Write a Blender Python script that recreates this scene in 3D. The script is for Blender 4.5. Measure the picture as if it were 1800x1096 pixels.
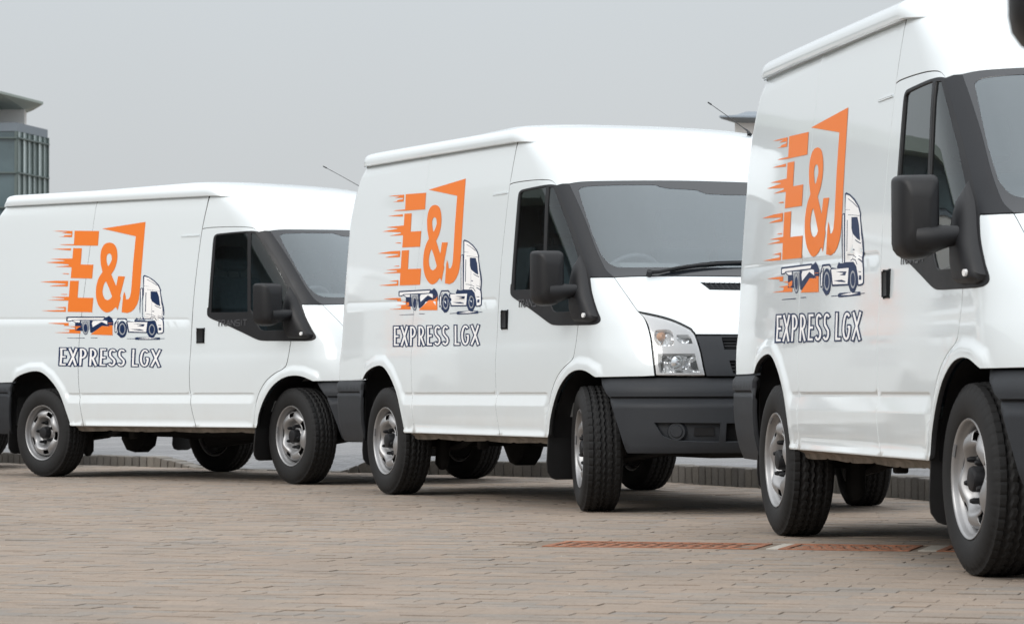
import bpy, bmesh, math, random
from mathutils import Vector, Matrix
from mathutils.geometry import delaunay_2d_cdt

for o in list(bpy.data.objects):
    bpy.data.objects.remove(o, do_unlink=True)
scene = bpy.context.scene
COL = scene.collection
PI = math.pi
R = math.radians

# ------------------------------------------------------------------ camera
cam_d = bpy.data.cameras.new('camera')
cam = bpy.data.objects.new('camera', cam_d)
COL.objects.link(cam)
cam.location = (0, 0, 0.667)
cam_d.sensor_width = 36.0
cam_d.lens = 5038.0 / 1800 * 36
cam_d.clip_start = 0.1
cam_d.clip_end = 2000
cam.matrix_world = (Matrix.Translation((0, 0, 0.667)) @ Matrix.Rotation(R(90 + 1.576), 4, 'X')
                    @ Matrix.Rotation(R(-0.153), 4, 'Z'))
cam_d.dof.use_dof = True
cam_d.dof.focus_distance = 14.5
cam_d.dof.aperture_fstop = 11
scene.camera = cam

# ------------------------------------------------------------------ world, sun, exposure
world = bpy.data.worlds.new('World')
scene.world = world
world.use_nodes = True
wn, wl = world.node_tree.nodes, world.node_tree.links
wn.clear()
w_out = wn.new('ShaderNodeOutputWorld')
w_bg = wn.new('ShaderNodeBackground')
w_bg.inputs['Strength'].default_value = 0.1
w_sky = wn.new('ShaderNodeTexSky')
w_sky.sky_type = 'NISHITA'
w_sky.sun_disc = False
w_sky.sun_elevation = R(34)
w_sky.sun_rotation = R(232)
w_sky.air_density = 2.0
w_sky.dust_density = 6.0
w_tc = wn.new('ShaderNodeTexCoord')
w_sep = wn.new('ShaderNodeSeparateXYZ')
w_ramp = wn.new('ShaderNodeValToRGB')      # overcast layer: dull at the horizon, brightest overhead
w_mul = wn.new('ShaderNodeVectorMath')
w_mul.operation = 'SCALE'
w_mul.inputs['Scale'].default_value = 20.0
cr = w_ramp.color_ramp
cr.elements[0].position = 0.0
cr.elements[0].color = (0.0316, 0.0324, 0.0330, 1)
cr.elements[1].position = 1.0
cr.elements[1].color = (0.0960, 0.0985, 0.1010, 1)
for pos, c in ((0.07, (0.0326, 0.0342, 0.0353)), (0.14, (0.0336, 0.0359, 0.0378)), (0.32, (0.0410, 0.0434, 0.0460)), (0.6, (0.0680, 0.0705, 0.0730))):
    e = cr.elements.new(pos)
    e.color = (*c, 1)
w_noise = wn.new('ShaderNodeTexNoise')
w_noise.inputs['Scale'].default_value = 2.3
w_noise.inputs['Detail'].default_value = 3
w_map = wn.new('ShaderNodeMapRange')
w_map.inputs['From Min'].default_value = 0.3
w_map.inputs['From Max'].default_value = 0.7
w_map.inputs['To Min'].default_value = 19.2
w_map.inputs['To Max'].default_value = 20.6
w_mix = wn.new('ShaderNodeMix')
w_mix.data_type = 'RGBA'
w_mix.inputs['Factor'].default_value = 0.92
wl.new(w_tc.outputs['Generated'], w_sep.inputs[0])
wl.new(w_sep.outputs['Z'], w_ramp.inputs['Fac'])
wl.new(w_ramp.outputs['Color'], w_mul.inputs[0])
wl.new(w_tc.outputs['Generated'], w_noise.inputs['Vector'])
wl.new(w_noise.outputs['Fac'], w_map.inputs['Value'])
w_m10 = wn.new('ShaderNodeMath')
w_m10.operation = 'MULTIPLY'
w_m10.inputs[1].default_value = 10.0
wl.new(w_map.outputs['Result'], w_m10.inputs[0])
wl.new(w_m10.outputs[0], w_mul.inputs['Scale'])
wl.new(w_sky.outputs['Color'], w_mix.inputs['A'])
wl.new(w_mul.outputs[0], w_mix.inputs['B'])
wl.new(w_mix.outputs['Result'], w_bg.inputs['Color'])
wl.new(w_bg.outputs[0], w_out.inputs['Surface'])

sun_d = bpy.data.lights.new('sun', 'SUN')
sun_d.energy = 1.32
sun_d.angle = R(28)
sun_d.color = (1.0, 0.975, 0.94)
sun = bpy.data.objects.new('sun', sun_d)
COL.objects.link(sun)
_sd = Vector((math.sin(R(232)) * math.cos(R(34)), math.cos(R(232)) * math.cos(R(34)), math.sin(R(34))))
sun.rotation_euler = _sd.to_track_quat('Z', 'Y').to_euler()

vs = scene.view_settings
scene.display_settings.display_device = 'sRGB'
vs.view_transform = 'Standard'
vs.look = 'None'
vs.exposure = 0.0
vs.gamma = 1.0
vs.use_curve_mapping = False
scene.cycles.max_bounces = 10
scene.cycles.transparent_max_bounces = 12
scene.cycles.glossy_bounces = 5
scene.cycles.use_denoising = True
scene.cycles.caustics_reflective = False
scene.cycles.caustics_refractive = False

# ------------------------------------------------------------------ materials
def mat(name):
    m = bpy.data.materials.new(name)
    m.use_nodes = True
    n, l = m.node_tree.nodes, m.node_tree.links
    return m, n, l, n['Principled BSDF']

def simple(name, color, rough=0.5, metal=0.0, coat=0.0, spec=0.5, vary=0.0, scale=8.0, bump=0.0, bscale=400.0):
    m, n, l, b = mat(name)
    b.inputs['Base Color'].default_value = (*color, 1)
    b.inputs['Roughness'].default_value = rough
    b.inputs['Metallic'].default_value = metal
    b.inputs['Coat Weight'].default_value = coat
    b.inputs['Coat Roughness'].default_value = 0.03
    b.inputs['Specular IOR Level'].default_value = spec
    tc = n.new('ShaderNodeTexCoord')
    if vary:
        nz = n.new('ShaderNodeTexNoise')
        nz.inputs['Scale'].default_value = scale
        nz.inputs['Detail'].default_value = 6
        nz.inputs['Roughness'].default_value = 0.65
        l.new(tc.outputs['Object'], nz.inputs['Vector'])
        mr = n.new('ShaderNodeMapRange')
        mr.inputs['From Min'].default_value = 0.3
        mr.inputs['From Max'].default_value = 0.7
        mr.inputs['To Min'].default_value = 1 - vary
        mr.inputs['To Max'].default_value = 1 + vary
        l.new(nz.outputs['Fac'], mr.inputs['Value'])
        mx = n.new('ShaderNodeVectorMath')
        mx.operation = 'SCALE'
        mx.inputs[0].default_value = color
        l.new(mr.outputs['Result'], mx.inputs['Scale'])
        l.new(mx.outputs[0], b.inputs['Base Color'])
        mr2 = n.new('ShaderNodeMapRange')
        mr2.inputs['To Min'].default_value = max(rough - 0.12, 0.02)
        mr2.inputs['To Max'].default_value = min(rough + 0.12, 1)
        l.new(nz.outputs['Fac'], mr2.inputs['Value'])
        l.new(mr2.outputs['Result'], b.inputs['Roughness'])
    if bump:
        n2 = n.new('ShaderNodeTexNoise')
        n2.inputs['Scale'].default_value = bscale
        n2.inputs['Detail'].default_value = 2
        l.new(tc.outputs['Object'], n2.inputs['Vector'])
        bp = n.new('ShaderNodeBump')
        bp.inputs['Strength'].default_value = bump
        bp.inputs['Distance'].default_value = 0.002
        l.new(n2.outputs['Fac'], bp.inputs['Height'])
        l.new(bp.outputs['Normal'], b.inputs['Normal'])
    return m

def paint_material():
    """White clear-coated paint with a thin film of road dust that thickens towards the sills."""
    m, n, l, b = mat('white_paint')
    b.inputs['Roughness'].default_value = 0.35
    b.inputs['Coat Weight'].default_value = 0.85
    b.inputs['Coat Roughness'].default_value = 0.05
    b.inputs['Coat IOR'].default_value = 1.5
    tc = n.new('ShaderNodeTexCoord')
    sp = n.new('ShaderNodeSeparateXYZ')
    l.new(tc.outputs['Object'], sp.inputs[0])
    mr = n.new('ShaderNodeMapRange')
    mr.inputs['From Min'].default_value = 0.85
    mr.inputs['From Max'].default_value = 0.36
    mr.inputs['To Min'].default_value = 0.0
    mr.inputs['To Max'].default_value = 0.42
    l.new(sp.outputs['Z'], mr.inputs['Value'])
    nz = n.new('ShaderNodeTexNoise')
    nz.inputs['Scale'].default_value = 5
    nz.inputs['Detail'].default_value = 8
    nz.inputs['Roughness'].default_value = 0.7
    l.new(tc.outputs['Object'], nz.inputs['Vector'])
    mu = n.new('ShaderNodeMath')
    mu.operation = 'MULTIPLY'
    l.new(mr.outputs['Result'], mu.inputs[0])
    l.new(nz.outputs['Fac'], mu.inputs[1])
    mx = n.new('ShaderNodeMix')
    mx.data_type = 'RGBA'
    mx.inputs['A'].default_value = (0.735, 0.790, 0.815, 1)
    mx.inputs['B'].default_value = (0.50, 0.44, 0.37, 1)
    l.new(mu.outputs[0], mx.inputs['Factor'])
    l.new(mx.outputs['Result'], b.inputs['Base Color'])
    # gentle waviness of pressed steel, only in the reflections
    n2 = n.new('ShaderNodeTexNoise')
    n2.inputs['Scale'].default_value = 2.2
    n2.inputs['Detail'].default_value = 1
    l.new(tc.outputs['Object'], n2.inputs['Vector'])
    bp = n.new('ShaderNodeBump')
    bp.inputs['Strength'].default_value = 0.10
    bp.inputs['Distance'].default_value = 0.006
    l.new(n2.outputs['Fac'], bp.inputs['Height'])
    l.new(bp.outputs['Normal'], b.inputs['Coat Normal'])
    return m

def glass(name, tint, refl=1.6, rough=0.0, gcol=(0.94, 0.97, 0.97)):
    m, n, l, b = mat(name)
    n.remove(b)
    out = n['Material Output']
    tr = n.new('ShaderNodeBsdfTransparent')
    tr.inputs['Color'].default_value = (*tint, 1)
    gl = n.new('ShaderNodeBsdfGlossy')
    gl.inputs['Roughness'].default_value = rough
    gl.inputs['Color'].default_value = (*gcol, 1)
    fr = n.new('ShaderNodeFresnel')
    fr.inputs['IOR'].default_value = 1.52
    mm = n.new('ShaderNodeMath')
    mm.operation = 'MULTIPLY'
    mm.use_clamp = True
    mm.inputs[1].default_value = refl
    mx = n.new('ShaderNodeMixShader')
    l.new(fr.outputs[0], mm.inputs[0])
    l.new(mm.outputs[0], mx.inputs[0])
    l.new(tr.outputs[0], mx.inputs[1])
    l.new(gl.outputs[0], mx.inputs[2])
    l.new(mx.outputs[0], out.inputs['Surface'])
    return m

M = {}
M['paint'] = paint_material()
M['plastic'] = simple('dark_grey_plastic', (0.026, 0.029, 0.034), 0.58, spec=0.32, bump=0.25, bscale=900, vary=0.06, scale=3)
M['black'] = simple('black_plastic', (0.0095, 0.0100, 0.0120), 0.5, spec=0.4, vary=0.08, scale=6)
M['pillar'] = simple('satin_pillar_trim', (0.012, 0.0135, 0.017), 0.45, spec=0.32, vary=0.05, scale=4)
M['frit'] = simple('glass_border', (0.020, 0.023, 0.028), 0.12, coat=0.5)
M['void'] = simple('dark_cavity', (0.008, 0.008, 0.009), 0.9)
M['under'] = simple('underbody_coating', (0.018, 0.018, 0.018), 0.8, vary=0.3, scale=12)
M['rubber'] = simple('tyre_rubber', (0.0115, 0.0115, 0.012), 0.75, spec=0.4, vary=0.30, scale=14, bump=0.2, bscale=300)
M['flap'] = simple('mud_flap_rubber', (0.010, 0.010, 0.011), 0.65, vary=0.2, scale=10)
M['steel'] = simple('silver_wheel_paint', (0.36, 0.36, 0.365), 0.40, metal=0.6, vary=0.10, scale=9)
M['reflector'] = simple('lamp_reflector', (0.93, 0.94, 0.95), 0.27, metal=0.85)
M['chrome'] = simple('chrome', (0.86, 0.87, 0.88), 0.08, metal=1.0)
M['lampwhite'] = simple('lamp_bezel', (0.90, 0.90, 0.905), 0.25, metal=0.0, coat=0.6)
M['amber'] = simple('amber_bulb', (0.82, 0.46, 0.28), 0.2, coat=0.8)
M['trim'] = simple('seat_cloth', (0.085, 0.112, 0.128), 0.9, vary=0.15, scale=30)
M['dash'] = simple('dashboard_plastic', (0.24, 0.25, 0.25), 0.6, vary=0.1, scale=10)
M['flange'] = simple('dusty_sill_flange', (0.23, 0.205, 0.175), 0.85, vary=0.5, scale=11)
M['rust'] = simple('rusty_iron', (0.285, 0.120, 0.066), 0.9, vary=0.5, scale=22, bump=0.6, bscale=250)
M['sideglass'] = glass('side_glass', (0.72, 0.83, 0.85), 1.3)
M['screen'] = glass('windscreen_glass', (0.80, 0.86, 0.88), 3.3, 0.0, (0.86, 0.95, 1.0))
M['lens'] = glass('lamp_lens', (0.97, 0.98, 0.99), 1.2)
M['red'] = simple('red_lamp', (0.35, 0.012, 0.010), 0.15, coat=1.0)
M['p_orange'] = simple('orange_vinyl', (0.83, 0.205, 0.028), 0.45, spec=0.25)
M['p_navy'] = simple('navy_vinyl', (0.007, 0.024, 0.082), 0.45, spec=0.25)
M['p_white'] = simple('white_vinyl', (0.90, 0.90, 0.90), 0.45, spec=0.25)
M['p_grey'] = simple('grey_vinyl', (0.36, 0.38, 0.41), 0.45, spec=0.25)
M['badge'] = simple('embossed_badge', (0.16, 0.165, 0.175), 0.4)
M['emboss'] = simple('raised_plastic_letters', (0.070, 0.072, 0.078), 0.4)

# ------------------------------------------------------------------ object helpers
def link(o, parent=None):
    COL.objects.link(o)
    if parent is not None:
        o.parent = parent
    return o

def mesh_obj(name, verts, faces, m, parent=None, smooth=False, matidx=None):
    me = bpy.data.meshes.new(name)
    me.from_pydata([tuple(v) for v in verts], [], faces)
    for mm in (m if isinstance(m, (list, tuple)) else [m]):
        me.materials.append(mm)
    if matidx:
        me.polygons.foreach_set('material_index', matidx)
    if smooth:
        me.polygons.foreach_set('use_smooth', [True] * len(me.polygons))
    me.update()
    return link(bpy.data.objects.new(name, me), parent)

def empty(name, parent=None, loc=(0, 0, 0), rz=0.0):
    o = bpy.data.objects.new(name, None)
    o.empty_display_size = 0.2
    o.location = loc
    o.rotation_euler = (0, 0, rz)
    return link(o, parent)

def tag(o, label=None, cat=None, group=None, kind=None):
    if label: o['label'] = label
    if cat: o['category'] = cat
    if group: o['group'] = group
    if kind: o['kind'] = kind
    return o

class MB:
    """Collects boxes, tubes and lofts into one mesh."""
    def __init__(s):
        s.v, s.f, s.mi = [], [], []
    def add(s, v, f, mi=0):
        k = len(s.v)
        s.v += [tuple(p) for p in v]
        s.f += [tuple(i + k for i in q) for q in f]
        s.mi += [mi] * len(f)
    def box(s, x0, x1, y0, y1, z0, z1, b=0.0, mi=0, mat4=None):
        bm = bmesh.new()
        bmesh.ops.create_cube(bm, size=1)
        for v in bm.verts:
            v.co = Vector(((x0 + x1) / 2 + v.co.x * (x1 - x0), (y0 + y1) / 2 + v.co.y * (y1 - y0), (z0 + z1) / 2 + v.co.z * (z1 - z0)))
        if b:
            bmesh.ops.bevel(bm, geom=bm.edges[:], offset=b, segments=2, profile=0.5, affect='EDGES')
        bm.verts.index_update()
        s.add([(mat4 @ v.co if mat4 else v.co) for v in bm.verts], [[v.index for v in f.verts] for f in bm.faces], mi)
        bm.free()
    def tube(s, pts, rad, n=10, mi=0, cap=True, sy=1.0):
        pts = [Vector(p) for p in pts]
        rr = rad if isinstance(rad, (list, tuple)) else [rad] * len(pts)
        v, f = [], []
        ref = Vector((0, 0, 1))
        for i, p in enumerate(pts):
            d = (pts[min(i + 1, len(pts) - 1)] - pts[max(i - 1, 0)]).normalized()
            a = d.cross(ref)
            if a.length < 0.05: a = d.cross(Vector((0, 1, 0)))
            a.normalize()
            b = a.cross(d)
            for k in range(n):
                t = 2 * PI * k / n
                v.append(p + a * math.cos(t) * rr[i] + b * math.sin(t) * rr[i] * sy)
        for i in range(len(pts) - 1):
            for k in range(n):
                f.append((i * n + k, i * n + (k + 1) % n, (i + 1) * n + (k + 1) % n, (i + 1) * n + k))
        if cap:
            f.append(tuple(range(n))[::-1])
            f.append(tuple((len(pts) - 1) * n + k for k in range(n)))
        s.add(v, f, mi)
    def loft(s, rings, mi=0, cap=True, closed=True):
        n = len(rings[0])
        v = [p for r in rings for p in r]
        f = []
        for i in range(len(rings) - 1):
            for k in range(n if closed else n - 1):
                f.append((i * n + k, i * n + (k + 1) % n, (i + 1) * n + (k + 1) % n, (i + 1) * n + k))
        if cap:
            f.append(tuple(range(n))[::-1])
            f.append(tuple((len(rings) - 1) * n + k for k in range(n)))
        s.add(v, f, mi)
    def build(s, name, m, parent=None, smooth=None):
        me = bpy.data.meshes.new(name)
        me.from_pydata(s.v, [], s.f)
        for mm in (m if isinstance(m, (list, tuple)) else [m]):
            me.materials.append(mm)
        me.polygons.foreach_set('material_index', s.mi)
        bm = bmesh.new()
        bm.from_mesh(me)
        bmesh.ops.recalc_face_normals(bm, faces=bm.faces[:])
        bm.to_mesh(me)
        bm.free()
        o = link(bpy.data.objects.new(name, me), parent)
        if smooth:
            me.polygons.foreach_set('use_smooth', [True] * len(me.polygons))
            me.set_sharp_from_angle(angle=R(smooth))
        return o

def copy_tree(o, parent=None):
    c = o.copy()
    COL.objects.link(c)
    c.parent = parent
    for ch in o.children:
        copy_tree(ch, c)
    return c
LOGO = {
'EJ': [
(0, [(0.214,1.929),(0.568,1.916),(0.573,1.811),(0.229,1.822),(0.130,1.827),(0.013,1.834),(0.079,1.835),(0.225,1.831)]),
(0, [(-0.105,1.936),(0.005,1.935),(0.185,1.928),(0.187,1.883),(-0.014,1.893),(0.065,1.893),(0.075,1.900),(0.171,1.900),(0.169,1.909),(0.025,1.917),(0.117,1.923),(0.007,1.929)]),
(0, [(-0.083,1.805),(0.188,1.802),(0.192,1.787),(0.038,1.797)]),
(0, [(0.220,1.803),(0.347,1.799),(0.353,1.681),(0.535,1.676),(0.536,1.577),(0.226,1.586),(0.224,1.665),(-0.024,1.674),(0.182,1.679),(0.178,1.686),(-0.163,1.709),(0.114,1.712),(0.111,1.716),(-0.097,1.733),(0.053,1.731),(0.224,1.728)]),
(0, [(0.087,1.621),(0.131,1.623),(0.195,1.620),(0.194,1.614)]),
(0, [(-0.223,1.568),(0.019,1.571),(0.194,1.567),(0.195,1.526),(-0.079,1.535),(-0.004,1.539),(0.162,1.542),(0.157,1.547),(-0.110,1.562)]),
(0, [(0.220,1.567),(0.348,1.564),(0.352,1.443),(0.578,1.437),(0.576,1.335),(0.223,1.343),(0.221,1.423),(-0.093,1.433),(0.159,1.435),(0.158,1.441),(-0.042,1.454),(0.224,1.452)]),
(0, [(0.093,1.471),(0.137,1.473),(0.196,1.471),(0.192,1.466)]),
(0, [(0.027,1.377),(0.193,1.379),(0.197,1.343),(0.032,1.347),(-0.161,1.357),(0.172,1.357),(0.173,1.369)]),
(0, [(-0.064,1.265),(0.134,1.265),(0.252,1.263),(0.253,1.240),(0.187,1.243),(0.186,1.252),(0.059,1.258)]),
(0, [(0.256,1.237),(0.423,1.237),(0.430,1.184),(0.044,1.195),(0.265,1.196),(0.269,1.212),(0.168,1.217),(0.359,1.217),(0.354,1.228)]),
(0, [(0.814,1.256),(0.875,1.254),(0.886,1.167),(0.577,1.176),(0.598,1.185),(0.728,1.235),(0.813,1.231)]),
(0, [(0.608,1.932),(1.206,1.961),(1.215,1.630),(1.219,1.516),(1.218,1.453),(1.213,1.414),(1.197,1.381),(1.165,1.351),(1.123,1.331),(1.064,1.322),(0.990,1.330),(0.992,1.388),(0.994,1.445),(1.003,1.474),(1.025,1.450),(1.040,1.418),(1.071,1.420),(1.091,1.437),(1.099,1.476),(1.092,1.683),(1.092,1.863)]),
(0, [(0.741,1.829),(0.751,1.827),(0.767,1.825),(0.783,1.821),(0.798,1.816),(0.810,1.810),(0.821,1.803),(0.831,1.794),(0.840,1.784),(0.848,1.772),(0.855,1.758),(0.860,1.744),(0.864,1.730),(0.865,1.716),(0.865,1.703),(0.864,1.690),(0.861,1.678),(0.856,1.665),(0.851,1.654),(0.844,1.643),(0.836,1.632),(0.827,1.623),(0.817,1.614),(0.807,1.606),(0.801,1.601),(0.885,1.515),(0.899,1.586),(0.996,1.582),(0.953,1.447),(0.964,1.429),(0.932,1.344),(0.908,1.366),(0.893,1.363),(0.881,1.356),(0.863,1.346),(0.843,1.339),(0.824,1.334),(0.803,1.331),(0.783,1.330),(0.764,1.332),(0.745,1.336),(0.726,1.343),(0.706,1.352),(0.685,1.364),(0.666,1.377),(0.649,1.392),(0.635,1.409),(0.623,1.426),(0.615,1.443),(0.609,1.461),(0.606,1.479),(0.604,1.499),(0.605,1.519),(0.609,1.538),(0.615,1.556),(0.624,1.572),(0.635,1.587),(0.649,1.600),(0.665,1.612),(0.675,1.620),(0.641,1.672),(0.636,1.686),(0.629,1.706),(0.624,1.726),(0.622,1.744),(0.623,1.762),(0.626,1.778),(0.635,1.793),(0.646,1.805),(0.658,1.815),(0.671,1.821),(0.685,1.825),(0.694,1.827)]),
(-1, [(0.750,1.751),(0.764,1.746),(0.776,1.738),(0.785,1.723),(0.790,1.708),(0.783,1.694),(0.772,1.682),(0.760,1.668),(0.748,1.660),(0.736,1.669),(0.725,1.685),(0.716,1.703),(0.711,1.721),(0.713,1.734),(0.720,1.744),(0.734,1.750)]),
(-1, [(0.736,1.553),(0.784,1.507),(0.839,1.443),(0.821,1.427),(0.781,1.417),(0.741,1.427),(0.713,1.451),(0.700,1.481),(0.704,1.516),(0.719,1.542)]),
],
'TR': [
(1, [(0.209,1.304),(0.219,1.308),(0.758,1.301),(0.772,1.287),(0.766,1.274),(0.593,1.275),(0.424,1.278),(0.427,1.260),(0.353,1.261),(0.287,1.278),(0.277,1.272),(0.221,1.273),(0.212,1.279)]),
(2, [(0.228,1.298),(0.236,1.299),(0.752,1.293),(0.757,1.279),(0.298,1.285),(0.276,1.279),(0.231,1.277)]),
(2, [(0.302,1.280),(0.410,1.278),(0.413,1.264),(0.356,1.265)]),
(1, [(0.711,1.271),(0.754,1.253),(0.859,1.288),(0.817,1.306)]),
(1, [(0.731,1.273),(0.736,1.242),(0.887,1.238),(0.882,1.269)]),
(1, [(0.882,1.268),(0.863,1.249),(0.810,1.242),(0.755,1.252),(0.730,1.273),(0.750,1.293),(0.803,1.299),(0.857,1.289)]),
(2, [(0.594,1.270),(0.761,1.274),(0.798,1.269),(0.804,1.244),(0.724,1.264),(0.599,1.228),(0.585,1.255)]),
(1, [(0.553,1.246),(0.549,1.276),(0.600,1.272),(0.581,1.258),(0.599,1.228),(0.716,1.264),(0.812,1.242),(0.849,1.231),(0.742,1.236),(0.590,1.187),(0.569,1.191)]),
(1, [(0.343,1.263),(0.348,1.206),(0.486,1.201),(0.481,1.258)]),
(3, [(0.436,1.273),(0.542,1.273),(0.554,1.210),(0.452,1.211)]),
(1, [(0.542,1.222),(0.542,1.206),(0.537,1.193),(0.528,1.182),(0.517,1.176),(0.503,1.174),(0.489,1.177),(0.475,1.184),(0.464,1.195),(0.455,1.209),(0.451,1.224),(0.451,1.240),(0.456,1.253),(0.464,1.264),(0.476,1.270),(0.490,1.272),(0.504,1.269),(0.518,1.262),(0.529,1.251),(0.538,1.237)]),
(3, [(0.534,1.223),(0.534,1.209),(0.531,1.197),(0.524,1.187),(0.514,1.181),(0.502,1.179),(0.490,1.181),(0.479,1.188),(0.469,1.198),(0.462,1.211),(0.458,1.225),(0.458,1.239),(0.462,1.252),(0.469,1.262),(0.479,1.268),(0.490,1.270),(0.502,1.267),(0.514,1.260),(0.524,1.250),(0.531,1.237)]),
(1, [(0.526,1.222),(0.526,1.212),(0.523,1.204),(0.518,1.197),(0.510,1.193),(0.502,1.192),(0.493,1.194),(0.485,1.198),(0.478,1.205),(0.473,1.214),(0.470,1.223),(0.470,1.232),(0.473,1.241),(0.478,1.247),(0.486,1.251),(0.494,1.253),(0.503,1.251),(0.511,1.246),(0.518,1.240),(0.523,1.231)]),
(1, [(0.233,1.153),(0.255,1.155),(0.496,1.153),(0.496,1.149)]),
(1, [(0.580,1.151),(0.587,1.154),(0.677,1.152),(0.674,1.149)]),
(1, [(1.179,1.259),(1.173,1.267),(1.199,1.287),(1.222,1.279),(1.293,1.277),(1.251,1.281),(1.222,1.489),(1.241,1.497),(1.262,1.494),(1.246,1.580),(1.264,1.586),(1.328,1.572),(1.403,1.547),(1.473,1.512),(1.508,1.476),(1.505,1.461),(1.538,1.398),(1.562,1.357),(1.575,1.320),(1.571,1.275),(1.582,1.239),(1.587,1.180),(1.563,1.171),(1.505,1.170),(1.491,1.177),(1.450,1.148),(1.391,1.150),(1.359,1.178),(1.101,1.184),(1.062,1.258),(1.079,1.268)]),
(2, [(1.264,1.576),(1.323,1.566),(1.394,1.541),(1.458,1.510),(1.492,1.478),(1.492,1.465),(1.521,1.399),(1.544,1.362),(1.559,1.321),(1.557,1.276),(1.567,1.240),(1.573,1.183),(1.550,1.178),(1.511,1.177),(1.501,1.210),(1.469,1.256),(1.425,1.277),(1.299,1.281)]),
(2, [(1.231,1.487),(1.248,1.491),(1.281,1.280),(1.263,1.280)]),
(1, [(1.367,1.471),(1.458,1.466),(1.487,1.432),(1.515,1.362),(1.467,1.373),(1.396,1.399),(1.375,1.423)]),
(1, [(1.299,1.554),(1.380,1.531),(1.384,1.533),(1.304,1.556)]),
(1, [(1.379,1.531),(1.452,1.506),(1.457,1.508),(1.385,1.533)]),
(1, [(1.387,1.532),(1.386,1.530),(1.383,1.530),(1.379,1.531),(1.377,1.532),(1.379,1.533),(1.382,1.534),(1.385,1.533)]),
(1, [(1.268,1.509),(1.343,1.504),(1.343,1.505),(1.268,1.511)]),
(1, [(1.314,1.483),(1.404,1.476),(1.404,1.478),(1.315,1.485)]),
(1, [(1.403,1.476),(1.488,1.468),(1.489,1.470),(1.404,1.478)]),
(1, [(1.407,1.477),(1.406,1.476),(1.404,1.476),(1.402,1.477),(1.401,1.477),(1.401,1.478),(1.403,1.478),(1.406,1.478)]),
(1, [(1.300,1.463),(1.314,1.327),(1.325,1.327),(1.311,1.462)]),
(1, [(1.394,1.399),(1.408,1.290),(1.411,1.290),(1.397,1.399)]),
(1, [(1.409,1.327),(1.436,1.325),(1.437,1.330),(1.410,1.333)]),
(1, [(1.324,1.311),(1.407,1.304),(1.407,1.307),(1.324,1.314)]),
(1, [(1.406,1.305),(1.460,1.292),(1.462,1.295),(1.409,1.307)]),
(1, [(1.411,1.306),(1.410,1.305),(1.407,1.304),(1.405,1.305),(1.404,1.306),(1.405,1.307),(1.407,1.307),(1.409,1.307)]),
(1, [(1.383,1.282),(1.412,1.287),(1.407,1.291),(1.378,1.285)]),
(1, [(1.409,1.287),(1.450,1.282),(1.452,1.286),(1.410,1.291)]),
(1, [(1.447,1.283),(1.476,1.262),(1.484,1.263),(1.455,1.285)]),
(1, [(1.414,1.289),(1.413,1.288),(1.410,1.287),(1.406,1.288),(1.405,1.289),(1.406,1.290),(1.409,1.291),(1.413,1.290)]),
(1, [(1.455,1.284),(1.454,1.283),(1.451,1.282),(1.448,1.283),(1.446,1.284),(1.447,1.285),(1.450,1.286),(1.454,1.285)]),
(1, [(1.436,1.369),(1.478,1.357),(1.483,1.361),(1.441,1.372)]),
(1, [(1.479,1.357),(1.527,1.347),(1.530,1.351),(1.483,1.361)]),
(1, [(1.486,1.359),(1.485,1.357),(1.481,1.357),(1.477,1.358),(1.476,1.359),(1.477,1.361),(1.481,1.361),(1.484,1.360)]),
(1, [(1.491,1.284),(1.524,1.277),(1.529,1.282),(1.496,1.288)]),
(1, [(1.523,1.277),(1.556,1.266),(1.564,1.271),(1.530,1.281)]),
(1, [(1.534,1.279),(1.532,1.277),(1.527,1.276),(1.522,1.277),(1.520,1.279),(1.521,1.281),(1.526,1.282),(1.531,1.281)]),
(1, [(1.488,1.299),(1.550,1.288),(1.552,1.290),(1.490,1.301)]),
(1, [(1.504,1.230),(1.544,1.227),(1.544,1.231),(1.504,1.233)]),
(1, [(1.518,1.399),(1.548,1.339),(1.553,1.339),(1.524,1.399)]),
(1, [(1.548,1.339),(1.544,1.304),(1.549,1.303),(1.554,1.339)]),
(1, [(1.544,1.303),(1.562,1.249),(1.568,1.249),(1.549,1.303)]),
(1, [(1.554,1.339),(1.553,1.338),(1.551,1.338),(1.549,1.338),(1.548,1.339),(1.548,1.340),(1.550,1.340),(1.552,1.340)]),
(1, [(1.549,1.303),(1.548,1.302),(1.546,1.302),(1.544,1.302),(1.544,1.303),(1.544,1.304),(1.546,1.304),(1.548,1.304)]),
(1, [(1.512,1.215),(1.548,1.214),(1.551,1.195),(1.514,1.196)]),
(2, [(1.082,1.259),(1.355,1.254),(1.352,1.237),(1.346,1.186),(1.115,1.192),(1.099,1.227)]),
(1, [(1.154,1.247),(1.324,1.240),(1.306,1.224),(1.214,1.228),(1.281,1.234)]),
(1, [(1.123,1.209),(1.255,1.207),(1.313,1.198),(1.310,1.194),(1.208,1.200)]),
(1, [(0.923,1.247),(0.953,1.282),(0.931,1.285),(0.901,1.250)]),
(1, [(0.943,1.279),(1.051,1.278),(1.049,1.286),(0.941,1.288)]),
(1, [(1.040,1.280),(1.059,1.268),(1.078,1.271),(1.059,1.284)]),
(1, [(0.953,1.283),(0.950,1.280),(0.943,1.279),(0.934,1.281),(0.931,1.284),(0.934,1.287),(0.941,1.288),(0.950,1.286)]),
(1, [(1.061,1.282),(1.058,1.279),(1.050,1.278),(1.043,1.279),(1.039,1.282),(1.042,1.285),(1.049,1.286),(1.057,1.284)]),
(1, [(0.899,1.251),(0.933,1.262),(0.956,1.273),(0.943,1.185),(0.914,1.186)]),
(2, [(0.920,1.245),(0.943,1.262),(0.937,1.192),(0.922,1.192)]),
(2, [(0.938,1.259),(0.957,1.275),(0.948,1.277),(0.928,1.261)]),
(2, [(0.953,1.274),(1.044,1.273),(1.043,1.276),(0.952,1.278)]),
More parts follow.
